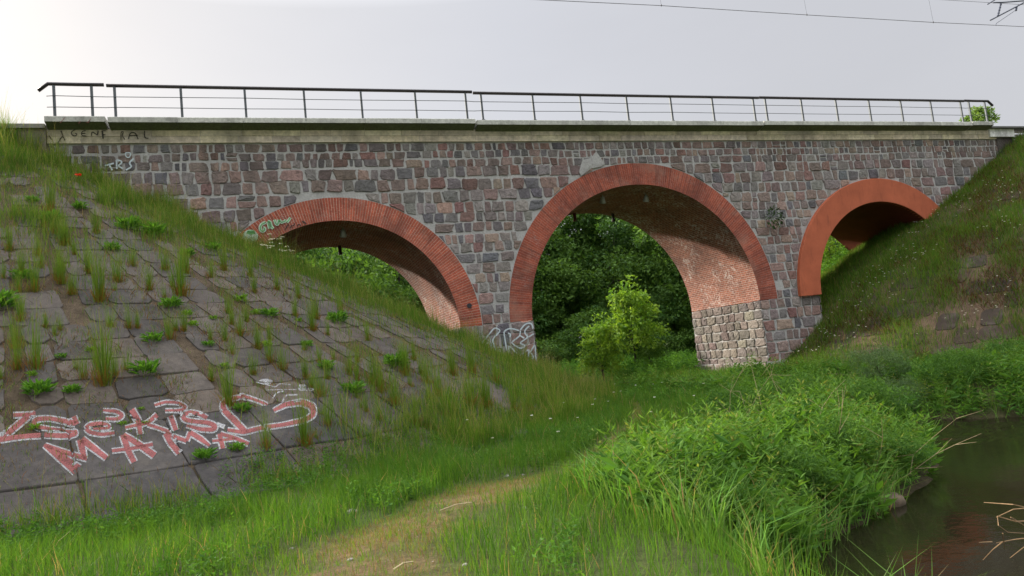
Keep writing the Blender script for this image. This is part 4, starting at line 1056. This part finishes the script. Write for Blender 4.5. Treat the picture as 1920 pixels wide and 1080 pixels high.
WEEDS = [weed_mesh(rg, 1.0, 190, 0), weed_mesh(rg, 1.0, 150, 0), weed_mesh(rg, 1.0, 120, 1)]
TP = [(65, 548, 90), (115, 532, 70), (135, 552, 60), (187, 567, 115), (222, 530, 80), (280, 545, 70), (340, 556, 120), (208, 615, 55), (195, 722, 135), (66, 692, 120), (430, 762, 125), (475, 704, 60), (530, 694, 75), (572, 838, 120), (500, 842, 100),
      (700, 724, 100), (760, 704, 90), (882, 765, 120), (912, 768, 100), (822, 745, 90), (965, 775, 90), (850, 704, 90), (602, 744, 90), (420, 508, 60), (395, 522, 60), (345, 502, 50), (310, 508, 60), (250, 500, 60), (165, 512, 60), (72, 480, 60), (18, 470, 60), (740, 760, 90),
      (655, 700, 70), (780, 800, 80), (615, 800, 70), (690, 640, 60), (560, 560, 50), (640, 585, 60), (885, 700, 90), (930, 720, 90), (470, 520, 60), (520, 545, 50), (105, 440, 70), (180, 440, 60), (30, 640, 50), (395, 640, 40), (330, 620, 36), (800, 720, 80), (985, 790, 60), (710, 790, 70)]
_r = np.random.default_rng(99)
for _ in range(190):
    q = (_r.uniform(0, 1000), _r.uniform(380, 840)); lim = 330 + .42 * q[0]
    if q[1] < lim + 20 or (q[1] > 730 and q[0] < 560): continue
    TP.append((q[0], q[1], _r.uniform(22, 75)))
TPG = on_ground([q[:2] for q in TP])
for i, (px, py, hp) in enumerate(TP):
    p = TPG[i]; d = np.linalg.norm(p - EYE); s = hp / F_PX * d * 1.0
    o = link('grass_tuft', TUFTS[i % 5], None, p); o.scale = (max(.4, s * .85), max(.4, s * .85), s); o.rotation_euler = (0, 0, i * 1.7)
    tag(o, 'tall yellow green grass tuft with rusty base growing from a slab joint on the slope', 'grass tuft', 'grass tufts in the joints of the slab slope')
WP = [(0, 578, 60, 0), (72, 740, 50, 0), (135, 737, 30, 0), (272, 702, 55, 1), (352, 592, 22, 2), (320, 577, 40, 0), (287, 642, 40, 1), (455, 772, 34, 0), (384, 862, 44, 1), (445, 846, 32, 0), (231, 799, 18, 2), (272, 797, 16, 2), (66, 806, 22, 2),
      (505, 594, 36, 1), (632, 604, 44, 0), (612, 692, 36, 0), (662, 738, 50, 1), (742, 688, 56, 0), (452, 566, 30, 2), (42, 524, 36, 1), (362, 612, 22, 2), (400, 600, 18, 2), (60, 706, 20, 2), (265, 770, 14, 2), (115, 672, 20, 1), (390, 650, 24, 1), (480, 590, 22, 2), (560, 604, 18, 2), (210, 470, 40, 0), (95, 415, 50, 0), (150, 392, 36, 0),
      (60, 380, 30, 0), (240, 430, 60, 0), (290, 440, 60, 1), (500, 650, 24, 2), (420, 690, 20, 2), (170, 660, 20, 2), (575, 650, 26, 1), (350, 480, 40, 0), (400, 470, 44, 1)]
WPG = on_ground([q[:2] for q in WP])
for i, (px, py, hp, k) in enumerate(WP):
    p = WPG[i]; d = np.linalg.norm(p - EYE); s = hp / F_PX * d * (.68 if py > 480 else .5)
    o = link('leafy_weed', WEEDS[k], None, p); o.scale = (s * 1.15, s * 1.15, s); o.rotation_euler = (0, 0, i * 2.1)
    tag(o, ('dark green leafy weed growing between the slabs of the slope', 'mid green leafy weed growing between the slabs of the slope', 'small yellow green weed growing between the slabs of the slope')[k], 'weed', ('dark leafy weeds on the slab slope', 'mid green leafy weeds on the slab slope', 'small yellow green weeds on the slab slope')[k])
# poppy
p = on_ground([(148, 352)])[0]
pop = thing('poppy', p, 'single red poppy in the tall grass near the top of the paved slope', 'flower')
m = MB(); m.tube([p, p + (.01, 0, .2), p + (.0, -.02, .34)], .006, 5, G_GREEN); m.build('stem', M['grass'], pop)
a = np.arange(6) * 1.047; v, f, c = leaves(np.tile([0, -.02, .34], (6, 1)), np.stack([np.cos(a), np.sin(a), np.full(6, .5)], 1), np.full(6, .10), 1.7, np.tile([.62, .05, .02], (6, 1))); join_part('petals', pop, [(v, f, c)], M['petal'], p)
# white umbels against the brick ring
UM = [(505, 500, 44), (522, 505, 60), (540, 508, 46), (556, 506, 40), (420, 430, 42), (440, 440, 50), (400, 425, 52), (380, 415, 40), (366, 405, 36), (345, 400, 34)]
for i, (px, py, hp) in enumerate(UM):
    p = on_ground([(px, py)])[0]; d = np.linalg.norm(p - EYE); h = hp / F_PX * d
    near = px > 480
    t = thing('cow_parsley', p, 'white umbel flower on thin stems before the shadow under the brick ring' if near else 'white umbel flower on thin stems in front of the fieldstone wall', 'flower', 'white umbels by the arch foot' if near else 'white umbels by the fieldstone wall')
    m = MB(); L = []
    for j in range(6):
        a = rg.uniform(0, 6.283); tip = np.array([math.cos(a) * .16, math.sin(a) * .10, h * rg.uniform(.7, 1.1)])
        m.tube([p, p + tip * .5 + (0, 0, .05), p + tip], .004, 4, G_GREEN)
        n = 22; b = rg.uniform(0, 6.283, n); r = np.sqrt(rg.random(n)) * .055
        v, f, c = leaves(tip + np.stack([r * np.cos(b), r * np.sin(b), rg.uniform(-.01, .01, n)], 1), np.stack([np.cos(b), np.sin(b), np.full(n, .3)], 1), np.full(n, .022), 1.6, np.tile([.62, .62, .54], (n, 1)), rng=rg); L.append((v, f, c))
    m.build('stem', M['grass'], t); join_part('flower_heads', t, L, M['petal'], p)

# --- shrubs and trees
def crown_arrays(rng, rx, rz, cz, nclump, nleaf, ls, ca, cb, asp=.9, low=-.55, taper=0):
    """leaf clumps spread through an uneven crown"""
    P = []; D = []; C = []; tips = []
    for k in range(nclump):
        th = rng.uniform(0, 6.283); ph = math.asin(rng.uniform(low, 1)); rr = rng.uniform(.35, 1.0) ** .5
        c = np.array([math.cos(th) * math.cos(ph) * rx, math.sin(th) * math.cos(ph) * rx, math.sin(ph) * rz]) * rr
        c[:2] *= 1 + .25 * math.sin(3 * th + k); tips.append(c + (0, 0, cz))
        c[:2] *= 1 - taper * (c[2] / rz * .5 + .5)
        s = rx * rng.uniform(.16, .34) * (1 - .4 * taper); n = int(nleaf * rng.uniform(.6, 1.4))
        d = rng.normal(0, 1, (n, 3)); d /= np.linalg.norm(d, axis=1)[:, None]; r = rng.random(n) ** .45
        p = c + (0, 0, cz) + d * r[:, None] * s * np.array([1.25, 1.25, .7])
        P.append(p); D.append(d * .7 + np.array([0, 0, -.25]) + rng.normal(0, .5, (n, 3)))
        kmix = np.clip(rng.normal(.45, .25) + rng.normal(0, .18, n), 0, 1)[:, None]
        C.append((ca * (1 - kmix) + cb * kmix) * rng.uniform(.8, 1.2, (n, 1)))
    P = np.concatenate(P); D = np.concatenate(D); C = np.concatenate(C)
    return leaves(P, D, ls * rng.uniform(.6, 1.3, len(P)), asp, C, rng=rng), tips
def tree_proto(seed, h, rx, nclump, nleaf, ls, ca, cb, trunk=.16, low=-.97, base=.04, asp=.9, taper=0):
    rng = np.random.default_rng(seed); cz = h * (1 + base) / 2; rz = h * (1 - base) / 2
    (v, f, c), tips = crown_arrays(rng, rx, rz, cz, nclump, nleaf, ls, ca, cb, asp, low, taper)
    cm = mesh('crown', v, f, M['farleaf'], c)
    m = MB(); bc = np.array([.055, .045, .035])
    top = np.array([rng.normal(0, .2), rng.normal(0, .2), h * .72])
    m.tube([(0, 0, -.4), (0, 0, 0), top * .35 + rng.normal(0, .08, 3), top * .7, top], [trunk * 1.4, trunk * 1.1, trunk * .85, trunk * .5, trunk * .15], 8, bc)
    for t in tips[:: max(1, len(tips) // 14)]:
        s = top * rng.uniform(.3, .8); m.tube([s, (s + t) / 2 + (0, 0, .1 * h * rng.uniform(0, .5)), t], [trunk * .35, trunk * .2, trunk * .05], 5, bc)
    V = np.concatenate(m.V); tm = mesh('trunk', V, [np.concatenate(m.F4), np.concatenate(m.F3)], M['bark'], np.concatenate(m.C), None, True)
    return cm, tm
def plant_tree(name, proto, loc, s, rot, label, cat, group=None, sz=None):
    o = bpy.data.objects.new(name, None); COL.objects.link(o); o.location = loc; o.scale = (s, s, sz or s); o.rotation_euler = (0, 0, rot); tag(o, label, cat, group)
    link('crown', proto[0], o); link('trunk', proto[1], o); return o
T_D = (np.array([.042, .105, .022]), np.array([.125, .23, .040])); T_M = (np.array([.050, .125, .020]), np.array([.14, .25, .040])); T_L = (np.array([.11, .23, .025]), np.array([.26, .40, .045]))
PT = [tree_proto(201, 13, 4.2, 150, 190, .27, *T_D), tree_proto(202, 12, 3.6, 130, 190, .25, *T_D), tree_proto(203, 14, 4.6, 160, 190, .29, *T_D), tree_proto(204, 10, 3.4, 120, 190, .24, *T_M)]
FT = [(-6, 27, 2), (-1, 24, 0), (3.5, 28, 1), (8, 24, 2), (12.5, 29, 0), (16.5, 25, 1), (20.5, 28, 2), (24.5, 24, 0), (28.5, 27, 1), (32.5, 24, 2), (36.5, 28, 0), (41, 25, 1), (46, 28, 2), (52, 25, 0), (58, 29, 1),
      (1, 36, 2), (8, 36, 0), (15, 37, 1), (22, 36, 2), (29, 37, 0), (36, 36, 2), (43, 37, 1), (50, 37, 2), (26.5, 18.5, 1)]
for i, (x, y, k) in enumerate(FT):
    plant_tree('forest_tree', PT[k], (x, y, float(height(x, y)) - .1), random.uniform(.9, 1.08), random.uniform(0, 6.28), 'dark green leafy tree of the wood behind the arches', 'tree', 'dark trees of the wood behind the arches')
for i, (x, y, s, lb) in enumerate([(4.6, 17, .85, 'mid green tree behind the arch beside the paved slope, leftmost in the opening'), (9.0, 19, .72, 'mid green tree behind the arch beside the paved slope, close to the pier'), (1.2, 15, .8, 'mid green tree nearest the paved slope, low behind the arch with pale green letters')]):
    plant_tree('broadleaf_tree', PT[3], (x, y, float(height(x, y)) - .1), s, 1.3 * i, lb, 'tree')
US = tree_proto(205, 3.6, 2.3, 70, 130, .2, *T_D, trunk=.05, low=-.97, base=.02)
for i in range(16):
    x = 6 + i * 2.7 + random.uniform(-.6, .6); y = 17 + random.uniform(0, 4)
    if 15.2 < x < 19.8: continue
    if float(river_sd(x, y)) < .3: y += 5
    plant_tree('understorey_shrub', US, (x, y, float(height(x, y)) - .1), random.uniform(.75, 1.1), random.uniform(0, 6), 'dark shrub at the edge of the wood behind the arches', 'shrub', 'dark shrubs along the edge of the wood')
YT = tree_proto(211, 4.9, 1.45, 95, 36, .20, *T_L, trunk=.06, low=-.7, base=.10, asp=.9, taper=.45)
def at_depth(px, py, y):
    return on_face([(px, py)], y)[0]
p = at_depth(1196, 690, 9.0); x, y = p[0], 9.0
plant_tree('young_tree', YT, (x, y, float(height(x, y)) - .05), 1.04, .6, 'bright yellow green young tree standing in the opening of the middle arch', 'tree')
p = at_depth(1128, 690, 8.0)
plant_tree('young_tree', YT, (p[0], 8.0, float(height(p[0], 8.0)) - .05), .80, 2.6, 'lower bright green sapling just left of the young tree in the middle arch', 'tree')
SH = tree_proto(221, 2.0, 1.15, 46, 110, .12, *T_M, trunk=.03, low=-.9, base=.05, asp=.6)
SHG = tree_proto(222, 1.6, 1.2, 46, 120, .10, np.array([.06, .115, .04]), np.array([.13, .21, .08]), trunk=.02, low=-.9, base=.04, asp=.4)
SHY = tree_proto(223, 2.4, 1.5, 60, 130, .13, *T_L, trunk=.03, low=-.9, base=.05, asp=.8)
SHL = tree_proto(225, 2.4, 1.5, 60, 130, .13, np.array([.06, .14, .02]), np.array([.15, .27, .035]), trunk=.03, low=-.9, base=.05, asp=.8)
SHD = tree_proto(224, 1.35, 1.15, 60, 120, .12, np.array([.040, .115, .018]), np.array([.11, .225, .030]), trunk=.015, low=-.95, base=.02, asp=.38)
BS = .70
def shrub(name, proto, px, py, ydepth, s, label, cat='shrub', group=None, sz=None, rot=0):
    if ydepth is None: p = on_ground([(px, py)])[0]
    else:
        p = at_depth(px, py, ydepth); p[2] = float(height(p[0], ydepth))
    return plant_tree(name, proto, (p[0], p[1], p[2] - .06), s, rot, label, cat, group, sz)
shrub('shrub', SHG, 1092, 690, 6.5, .95, 'grey green willow shrub at the foot of the young tree inside the middle arch')
shrub('shrub', SH, 1030, 705, 6.0, .55, 'small light green shrub just beside the graffiti pier')
shrub('shrub', SH, 1225, 690, 8.5, .8, 'green shrub between the young tree and the right pier')
shrub('shrub', SHY, 1562, 500, 8.0, 1.1, 'bright yellow green shrub glowing through the orange arch', sz=1.5)
shrub('shrub', SHY, 690, 560, 11, 1.3, 'light green shrub beneath the arch beside the paved slope')
shrub('shrub', SHL, 640, 540, 12, 1.7, 'tall light green shrub behind the arch beside the paved slope', sz=2.4, rot=2)
shrub('shrub', SH, 740, 600, 9, 1.2, 'mid green shrub low behind the arch next to the pier', rot=1)
# bank shrubs
for i, (px, py, s, pr, lb) in enumerate([
        (1668, 892, .66, 0, 'rounded leafy clump overhanging the boulder at the water'), (1570, 870, .70, 0, 'leafy bush on the bank just left of the clump over the boulder'),
        (1470, 920, .62, 0, 'dark leafy bush on the near bank above the sedge'), (1380, 800, .78, 0, 'spreading leafy bush by the right edge of the meadow'),
        (1500, 780, .82, 0, 'broad leafy bush in the middle of the river bank'), (1620, 790, .80, 0, 'leafy bush on the bank below the dry brushwood'),
        (1700, 780, .85, 1, 'silvery willow bush leaning over the rippled water'), (1660, 720, .95, 1, 'silvery willow bush behind the rippled water, below the orange arch'),
        (1800, 720, .85, 0, 'leafy bush on the far bank right of the silvery willow'), (1890, 700, .9, 0, 'leafy bush on the far bank at the right edge'), (1330, 960, .5, 0, 'low leafy bush on the near bank beside the meadow')]):
    shrub('bank_shrub', (SHD, SHG)[pr], px, py, None, s * BS, lb, 'bush', 'bushes on the river bank', rot=i * 1.1)
# sapling behind the end of the railing
SAP = tree_proto(231, 1.25, .75, 26, 40, .16, np.array([.08, .16, .03]), np.array([.18, .28, .05]), trunk=.02, low=-.5, base=.1, asp=.9)
p = at_depth(1838, 228, .9); plant_tree('sapling', SAP, (p[0], .9, 8.42), .95, .4, 'small leafy sapling behind the end of the railing on top of the bridge', 'tree')
# fern on the wall
p = on_face([(1446, 408)], -.06)[0]
t = thing('wall_plant', p, 'dark green plant rooted in the stone wall between the middle and the orange arch', 'plant')
a = rg.uniform(0, 6.283, 200); r = rg.random(200) ** .5; P = np.stack([np.cos(a) * r * .38, -.05 - rg.random(200) * .22, np.sin(a) * r * .42 - .05], 1)
v, f, c = leaves(P, np.stack([np.cos(a), np.full(200, -.5), np.sin(a) - .3], 1), rg.uniform(.08, .16, 200), .6, (np.array([.025, .06, .018]) * (1 - rg.random((200, 1))) + np.array([.06, .12, .03]) * rg.random((200, 1)))); join_part('foliage', t, [(v, f, c)], M['leaf'], p)
m = MB()
for k in range(7):
    a = k * .9; m.tube([p + (0, .05, 0), p + (math.cos(a) * .2, -.12, math.sin(a) * .2), p + (math.cos(a) * .34, -.16, math.sin(a) * .36 - .05)], .006, 4, (.05, .045, .03))
m.build('stem', M['twig'], t)
# brushwood and dead branches
def twigs(name, base, n, L, spread, col, label, cat, r=.006, up=.6):
    t = thing(name, base, label, cat); m = MB(); rng = np.random.default_rng(int(abs(base[0] * 100)))
    for k in range(n):
        s = base + np.append(rng.normal(0, spread, 2), -.02); s[2] = float(height(s[0], s[1])) if r < .02 else s[2]
        d = np.array([*rng.normal(0, 1, 2), abs(rng.normal(up, .4))]); d /= np.linalg.norm(d); l = L * rng.uniform(.5, 1.2); pts = [s]
        for j in range(4):
            d = d + rng.normal(0, .22, 3); d /= np.linalg.norm(d); pts.append(pts[-1] + d * l / 4)
            if rng.random() < .6:
                e = d + rng.normal(0, .6, 3); e /= np.linalg.norm(e); m.tube([pts[-1], pts[-1] + e * l * .22], [r * .6, r * .2], 4, col)
        m.tube(pts, np.linspace(r, r * .3, 5), 5, col)
    m.build('branches', M['twig'], t); return t
p = on_ground([(1530, 672)])[0]; twigs('brushwood', p, 70, 1.0, .55, np.array([.10, .066, .045]), 'brown bare brushwood at the foot of the right pier', 'brushwood')
for px, py, lb in ((1470, 800, 'tall dry stalks among the bank herbs below the right pier'), (1600, 760, 'dry pale stalks among the herbs below the orange arch'), (1585, 860, 'dry leaning stalks above the leafy clump near the boulder')):
    p = on_ground([(px, py)])[0]; twigs('dry_stalks', p, 7, 1.25, .35, np.array([.30, .23, .13]), lb, 'stalks', .005, 1.6)
p = on_ground([(1935, 1040)])[0]; t = thing('dead_branch', p, 'bare dead branch reaching over the water at the right edge', 'branch'); m = MB(); rng = np.random.default_rng(3)
p[2] = WZ + .1
view = rays([(1900, 990)])[0]
def nearpt(x, y, d): return EYE + rays([(x, y)])[0] * d
for line in ([(1960, 950), (1900, 955), (1868, 970)], [(1960, 975), (1905, 978), (1870, 968), (1872, 985), (1890, 998), (1920, 1000)], [(1960, 1005), (1900, 1012), (1868, 1018)], [(1880, 1016), (1862, 1030), (1843, 1050)], [(1960, 1000), (1925, 1022), (1894, 1046)], [(1960, 960), (1900, 946), (1845, 942)], [(1895, 970), (1920, 985), (1960, 990)], [(1860, 1016), (1836, 1017)], [(1880, 1000), (1884, 1030)]):
    d0 = 6.2; m.tube([nearpt(x, y, d0 + .25 * math.sin(x * .03 + y * .05)) for x, y in line], np.linspace(.0045, .002, len(line)), 5, np.array([.22, .14, .07]))
e = nearpt(1960, 980, 6.2); m.tube([e + (.9, -.2, -.5), e + (.4, -.1, -.1), e], [.012, .009, .005], 6, np.array([.16, .11, .07]))
for y_ in (950, 975, 1003): m.tube([e + (.4, -.1, -.1), nearpt(1960, y_, 6.2)], [.006, .0045], 5, np.array([.25, .16, .08]))
m.build('twigs', M['twig'], t)
# ------------------------------------------------------------------ stones
def rock(name, p, sx, sy, sz, seed, col, label, cat, group=None):
    rng = np.random.default_rng(seed); n1, n2 = 20, 12; V = []
    for i in range(n2 + 1):
        ph = math.pi * i / n2
        for j in range(n1):
            th = 2 * math.pi * j / n1; d = np.array([math.cos(th) * math.sin(ph), math.sin(th) * math.sin(ph), math.cos(ph)])
            r = 1 + .35 * (float(vnoise(d[0] * 1.7 + seed, d[1] * 1.7 + d[2] * 1.3, seed)) - .5) + .12 * (float(vnoise(d[0] * 5 + 9, d[1] * 5 + d[2] * 4, seed)) - .5)
            V.append(d * r * (sx, sy, sz))
    F = [(i * n1 + j, (i + 1) * n1 + j, (i + 1) * n1 + (j + 1) % n1, i * n1 + (j + 1) % n1) for i in range(n2) for j in range(n1)]
    V = np.array(V); o = link(name, mesh(name, V, np.array(F), M['rock'], np.tile(col, (len(V), 1)), None, True), None, p); tag(o, label, cat, group); return o
def water_pt(px, py):
    d = rays([(px, py)])[0]; return EYE + d * (WZ / d[2])
p = water_pt(1678, 948); rock('boulder', p + (0, .06, .02), .19, .14, .13, 5, np.array([.10, .075, .048]), 'brown boulder half in the water under the leafy clump', 'boulder')
p = water_pt(1476, 1048); rock('boulder', p + (0, .05, .02), .10, .08, .07, 9, np.array([.20, .18, .13]), 'small grey stone at the water edge below the sedge', 'stone')
for i, (px, py, s, lb) in enumerate([(657, 1050, .035, 'pale grey pebble on the trail at the bottom'), (547, 1029, .028, 'white pebble at the grassy left edge of the trail'), (984, 954, .045, 'grey rounded stone on the trail beside the grass'), (750, 995, .025, 'small pale pebble in the middle of the trail'), (872, 1060, .03, 'grey pebble in the dark earth at the bottom of the trail'),
                                     (950, 894, .05, 'flat stone where the trail narrows'), (980, 891, .035, 'small stone beside the flat one where the trail narrows'), (660, 962, .09, 'flat grey stone under the grass beside the trail'), (745, 938, .05, 'light stone at the edge of the tall grass')]):
    p = on_ground([(px, py)])[0]; rock('pebble', p + (0, 0, s * .1), s * .8, s * .65, s * .45, 20 + i, lin(128, 124, 116), lb, 'stone')
for i, (a, b, lb) in enumerate([((826, 962), (885, 947), 'long dry straw lying across the trail'), ((738, 1075), (775, 1060), 'short dry straw at the bottom of the trail')]):
    P = on_ground([a, b]); m = MB(); m.tube([P[0] + (0, 0, .03), P.mean(0) + (0, 0, .05), P[1] + (0, 0, .03)], .007, 5, np.array([.40, .32, .19])); tag(m.build('straw', M['twig']), lb, 'straw')
# loose gravel trodden into the trail
x, y = scatter(30000, (-4, 7, -21, -11), lambda x, y: .05 * (1 - sstep(.5, 1.4, path_d(x, y)))); n = len(x)
O8 = np.array([(1, 0, 0), (0, 1, 0), (-1, 0, 0), (0, -1, 0), (0, 0, .7), (0, 0, -.7)]); FO = np.array([(0, 1, 4), (1, 2, 4), (2, 3, 4), (3, 0, 4), (1, 0, 5), (2, 1, 5), (3, 2, 5), (0, 3, 5)])
sz = R.uniform(.004, .014, n)[:, None, None]; a = R.uniform(0, 6.283, n); cs, sn = np.cos(a)[:, None], np.sin(a)[:, None]
B = O8[None] * sz * R.uniform(.6, 1.3, (n, 6, 1)); V = np.stack([B[..., 0] * cs - B[..., 1] * sn + x[:, None], B[..., 0] * sn + B[..., 1] * cs + y[:, None], B[..., 2] + height(x, y)[:, None] + .002], 2).reshape(-1, 3)
tag(link('gravel', mesh('gravel', V, (np.arange(n)[:, None, None] * 6 + FO[None]).reshape(-1, 3), M['rock'], np.repeat(lin(128, 116, 102) * R.uniform(.5, 1.3, (n, 1)), 6, 0))), 'fine gravel trodden into the dry trail', 'gravel', kind='stuff')
# corner grass on the near bank
x, y = scatter(5000, (5.4, 8.5, -21, -19.1), lambda x, y: sstep(.02, .25, river_sd(x, y)) * (x > 5)); n = len(x)
V, F4, F3, C = blade_arrays(np.stack([x, y, height(x, y)], 1), R.uniform(.15, .42, n), R.uniform(.004, .008, n), R.uniform(0, 6.283, n), R.uniform(.1, .9, n), mixc(np.tile(G_GREEN, (n, 1)), np.tile(G_YEL, (n, 1)), R.random(n)))
tag(link('near_bank_grass', mesh('near_bank_grass', V, [F4, F3], M['grass'], C)), 'green grass on the near bank at the bottom right corner', 'grass', kind='stuff')

# ------------------------------------------------------------------ camera, light, sky
def build_camera():
    cd = bpy.data.cameras.new('camera'); cd.sensor_width = 36; cd.lens = F_PX / 1920 * 36; cd.clip_end = 3000; cd.clip_start = .05
    o = bpy.data.objects.new('camera', cd); SC.collection.objects.link(o)
    r = cam_to_world(np.array([[1.0, 0, 0], [0, -1.0, 0], [0, 0, -1.0]]))
    mt = Matrix(((r[0][0], r[1][0], r[2][0], EYE[0]), (r[0][1], r[1][1], r[2][1], EYE[1]), (r[0][2], r[1][2], r[2][2], EYE[2]), (0, 0, 0, 1)))
    o.matrix_world = mt; SC.camera = o
build_camera()
SUN_AZ = math.radians(-42); SUN_EL = math.radians(27)     # azimuth from +y towards +x
sd = Vector((math.sin(SUN_AZ) * math.cos(SUN_EL), math.cos(SUN_AZ) * math.cos(SUN_EL), math.sin(SUN_EL)))
sl = bpy.data.lights.new('sun', 'SUN'); sl.energy = 2.0; sl.angle = math.radians(3.0); sl.color = (1, .92, .82)
so = bpy.data.objects.new('sun', sl); SC.collection.objects.link(so); so.rotation_euler = (-sd).to_track_quat('-Z', 'Y').to_euler(); so.location = (-20, 40, 40)
wd = bpy.data.worlds.new("World"); SC.world = wd; wd.use_nodes = True; nt = wd.node_tree; nt.nodes.clear()
out = nt.nodes.new('ShaderNodeOutputWorld'); bg = nt.nodes.new('ShaderNodeBackground'); sky = nt.nodes.new('ShaderNodeTexSky')
sky.sky_type = 'NISHITA'; sky.sun_disc = False; sky.sun_elevation = SUN_EL; sky.sun_rotation = SUN_AZ; sky.dust_density = 6; sky.air_density = 1.2
bg.inputs['Strength'].default_value = .10
# a thin even cloud veil over the sky, brighter towards the sun
tc = nt.nodes.new('ShaderNodeTexCoord'); dot = nt.nodes.new('ShaderNodeVectorMath'); dot.operation = 'DOT_PRODUCT'
dot.inputs[1].default_value = (math.sin(math.radians(-50)), math.cos(math.radians(-50)), .1)
nt.links.new(tc.outputs['Generated'], dot.inputs[0])
rp = nt.nodes.new('ShaderNodeValToRGB'); nt.links.new(dot.outputs['Value'], rp.inputs[0])
VE = [(.0, (1.60, 1.61, 1.70)), (.35, (1.72, 1.74, 1.85)), (.72, (2.0, 1.98, 2.02)), (1.0, (2.3, 2.24, 2.2))]
while len(rp.color_ramp.elements) < 4: rp.color_ramp.elements.new(.5)
for e, (p_, c_) in zip(rp.color_ramp.elements, VE): e.position = p_; e.color = (*c_, 1)
ns = nt.nodes.new('ShaderNodeTexNoise'); ns.inputs['Scale'].default_value = 2.2; ns.inputs['Detail'].default_value = 4
mp = nt.nodes.new('ShaderNodeMapping'); mp.inputs['Scale'].default_value = (1, 1, 3.5); nt.links.new(tc.outputs['Generated'], mp.inputs[0]); nt.links.new(mp.outputs[0], ns.inputs['Vector'])
nr = nt.nodes.new('ShaderNodeMapRange'); nr.inputs['To Min'].default_value = .93; nr.inputs['To Max'].default_value = 1.07; nt.links.new(ns.outputs['Fac'], nr.inputs['Value'])
sx = nt.nodes.new('ShaderNodeSeparateXYZ'); nt.links.new(tc.outputs['Generated'], sx.inputs[0])
zr = nt.nodes.new('ShaderNodeMapRange'); zr.inputs['From Min'].default_value = .46; zr.inputs['From Max'].default_value = 1; zr.inputs['To Min'].default_value = 1; zr.inputs['To Max'].default_value = 7.2; nt.links.new(sx.outputs['Z'], zr.inputs['Value'])
cz = nt.nodes.new('ShaderNodeMath'); cz.operation = 'MULTIPLY'; nt.links.new(nr.outputs[0], cz.inputs[0]); nt.links.new(zr.outputs[0], cz.inputs[1])
ml = nt.nodes.new('ShaderNodeVectorMath'); ml.operation = 'SCALE'; nt.links.new(rp.outputs[0], ml.inputs[0]); nt.links.new(cz.outputs[0], ml.inputs['Scale'])
mx = nt.nodes.new('ShaderNodeMix'); mx.data_type = 'RGBA'; mx.inputs[0].default_value = .95
nt.links.new(sky.outputs[0], mx.inputs[6]); nt.links.new(ml.outputs[0], mx.inputs[7]); nt.links.new(mx.outputs[2], bg.inputs['Color']); nt.links.new(bg.outputs[0], out.inputs['Surface'])
vs = SC.view_settings; vs.view_transform = 'Standard'; vs.look = 'None'; vs.gamma = 1; vs.exposure = 1.95
SC.cycles.max_bounces = 6; SC.cycles.transparent_max_bounces = 12; SC.cycles.use_denoising = True
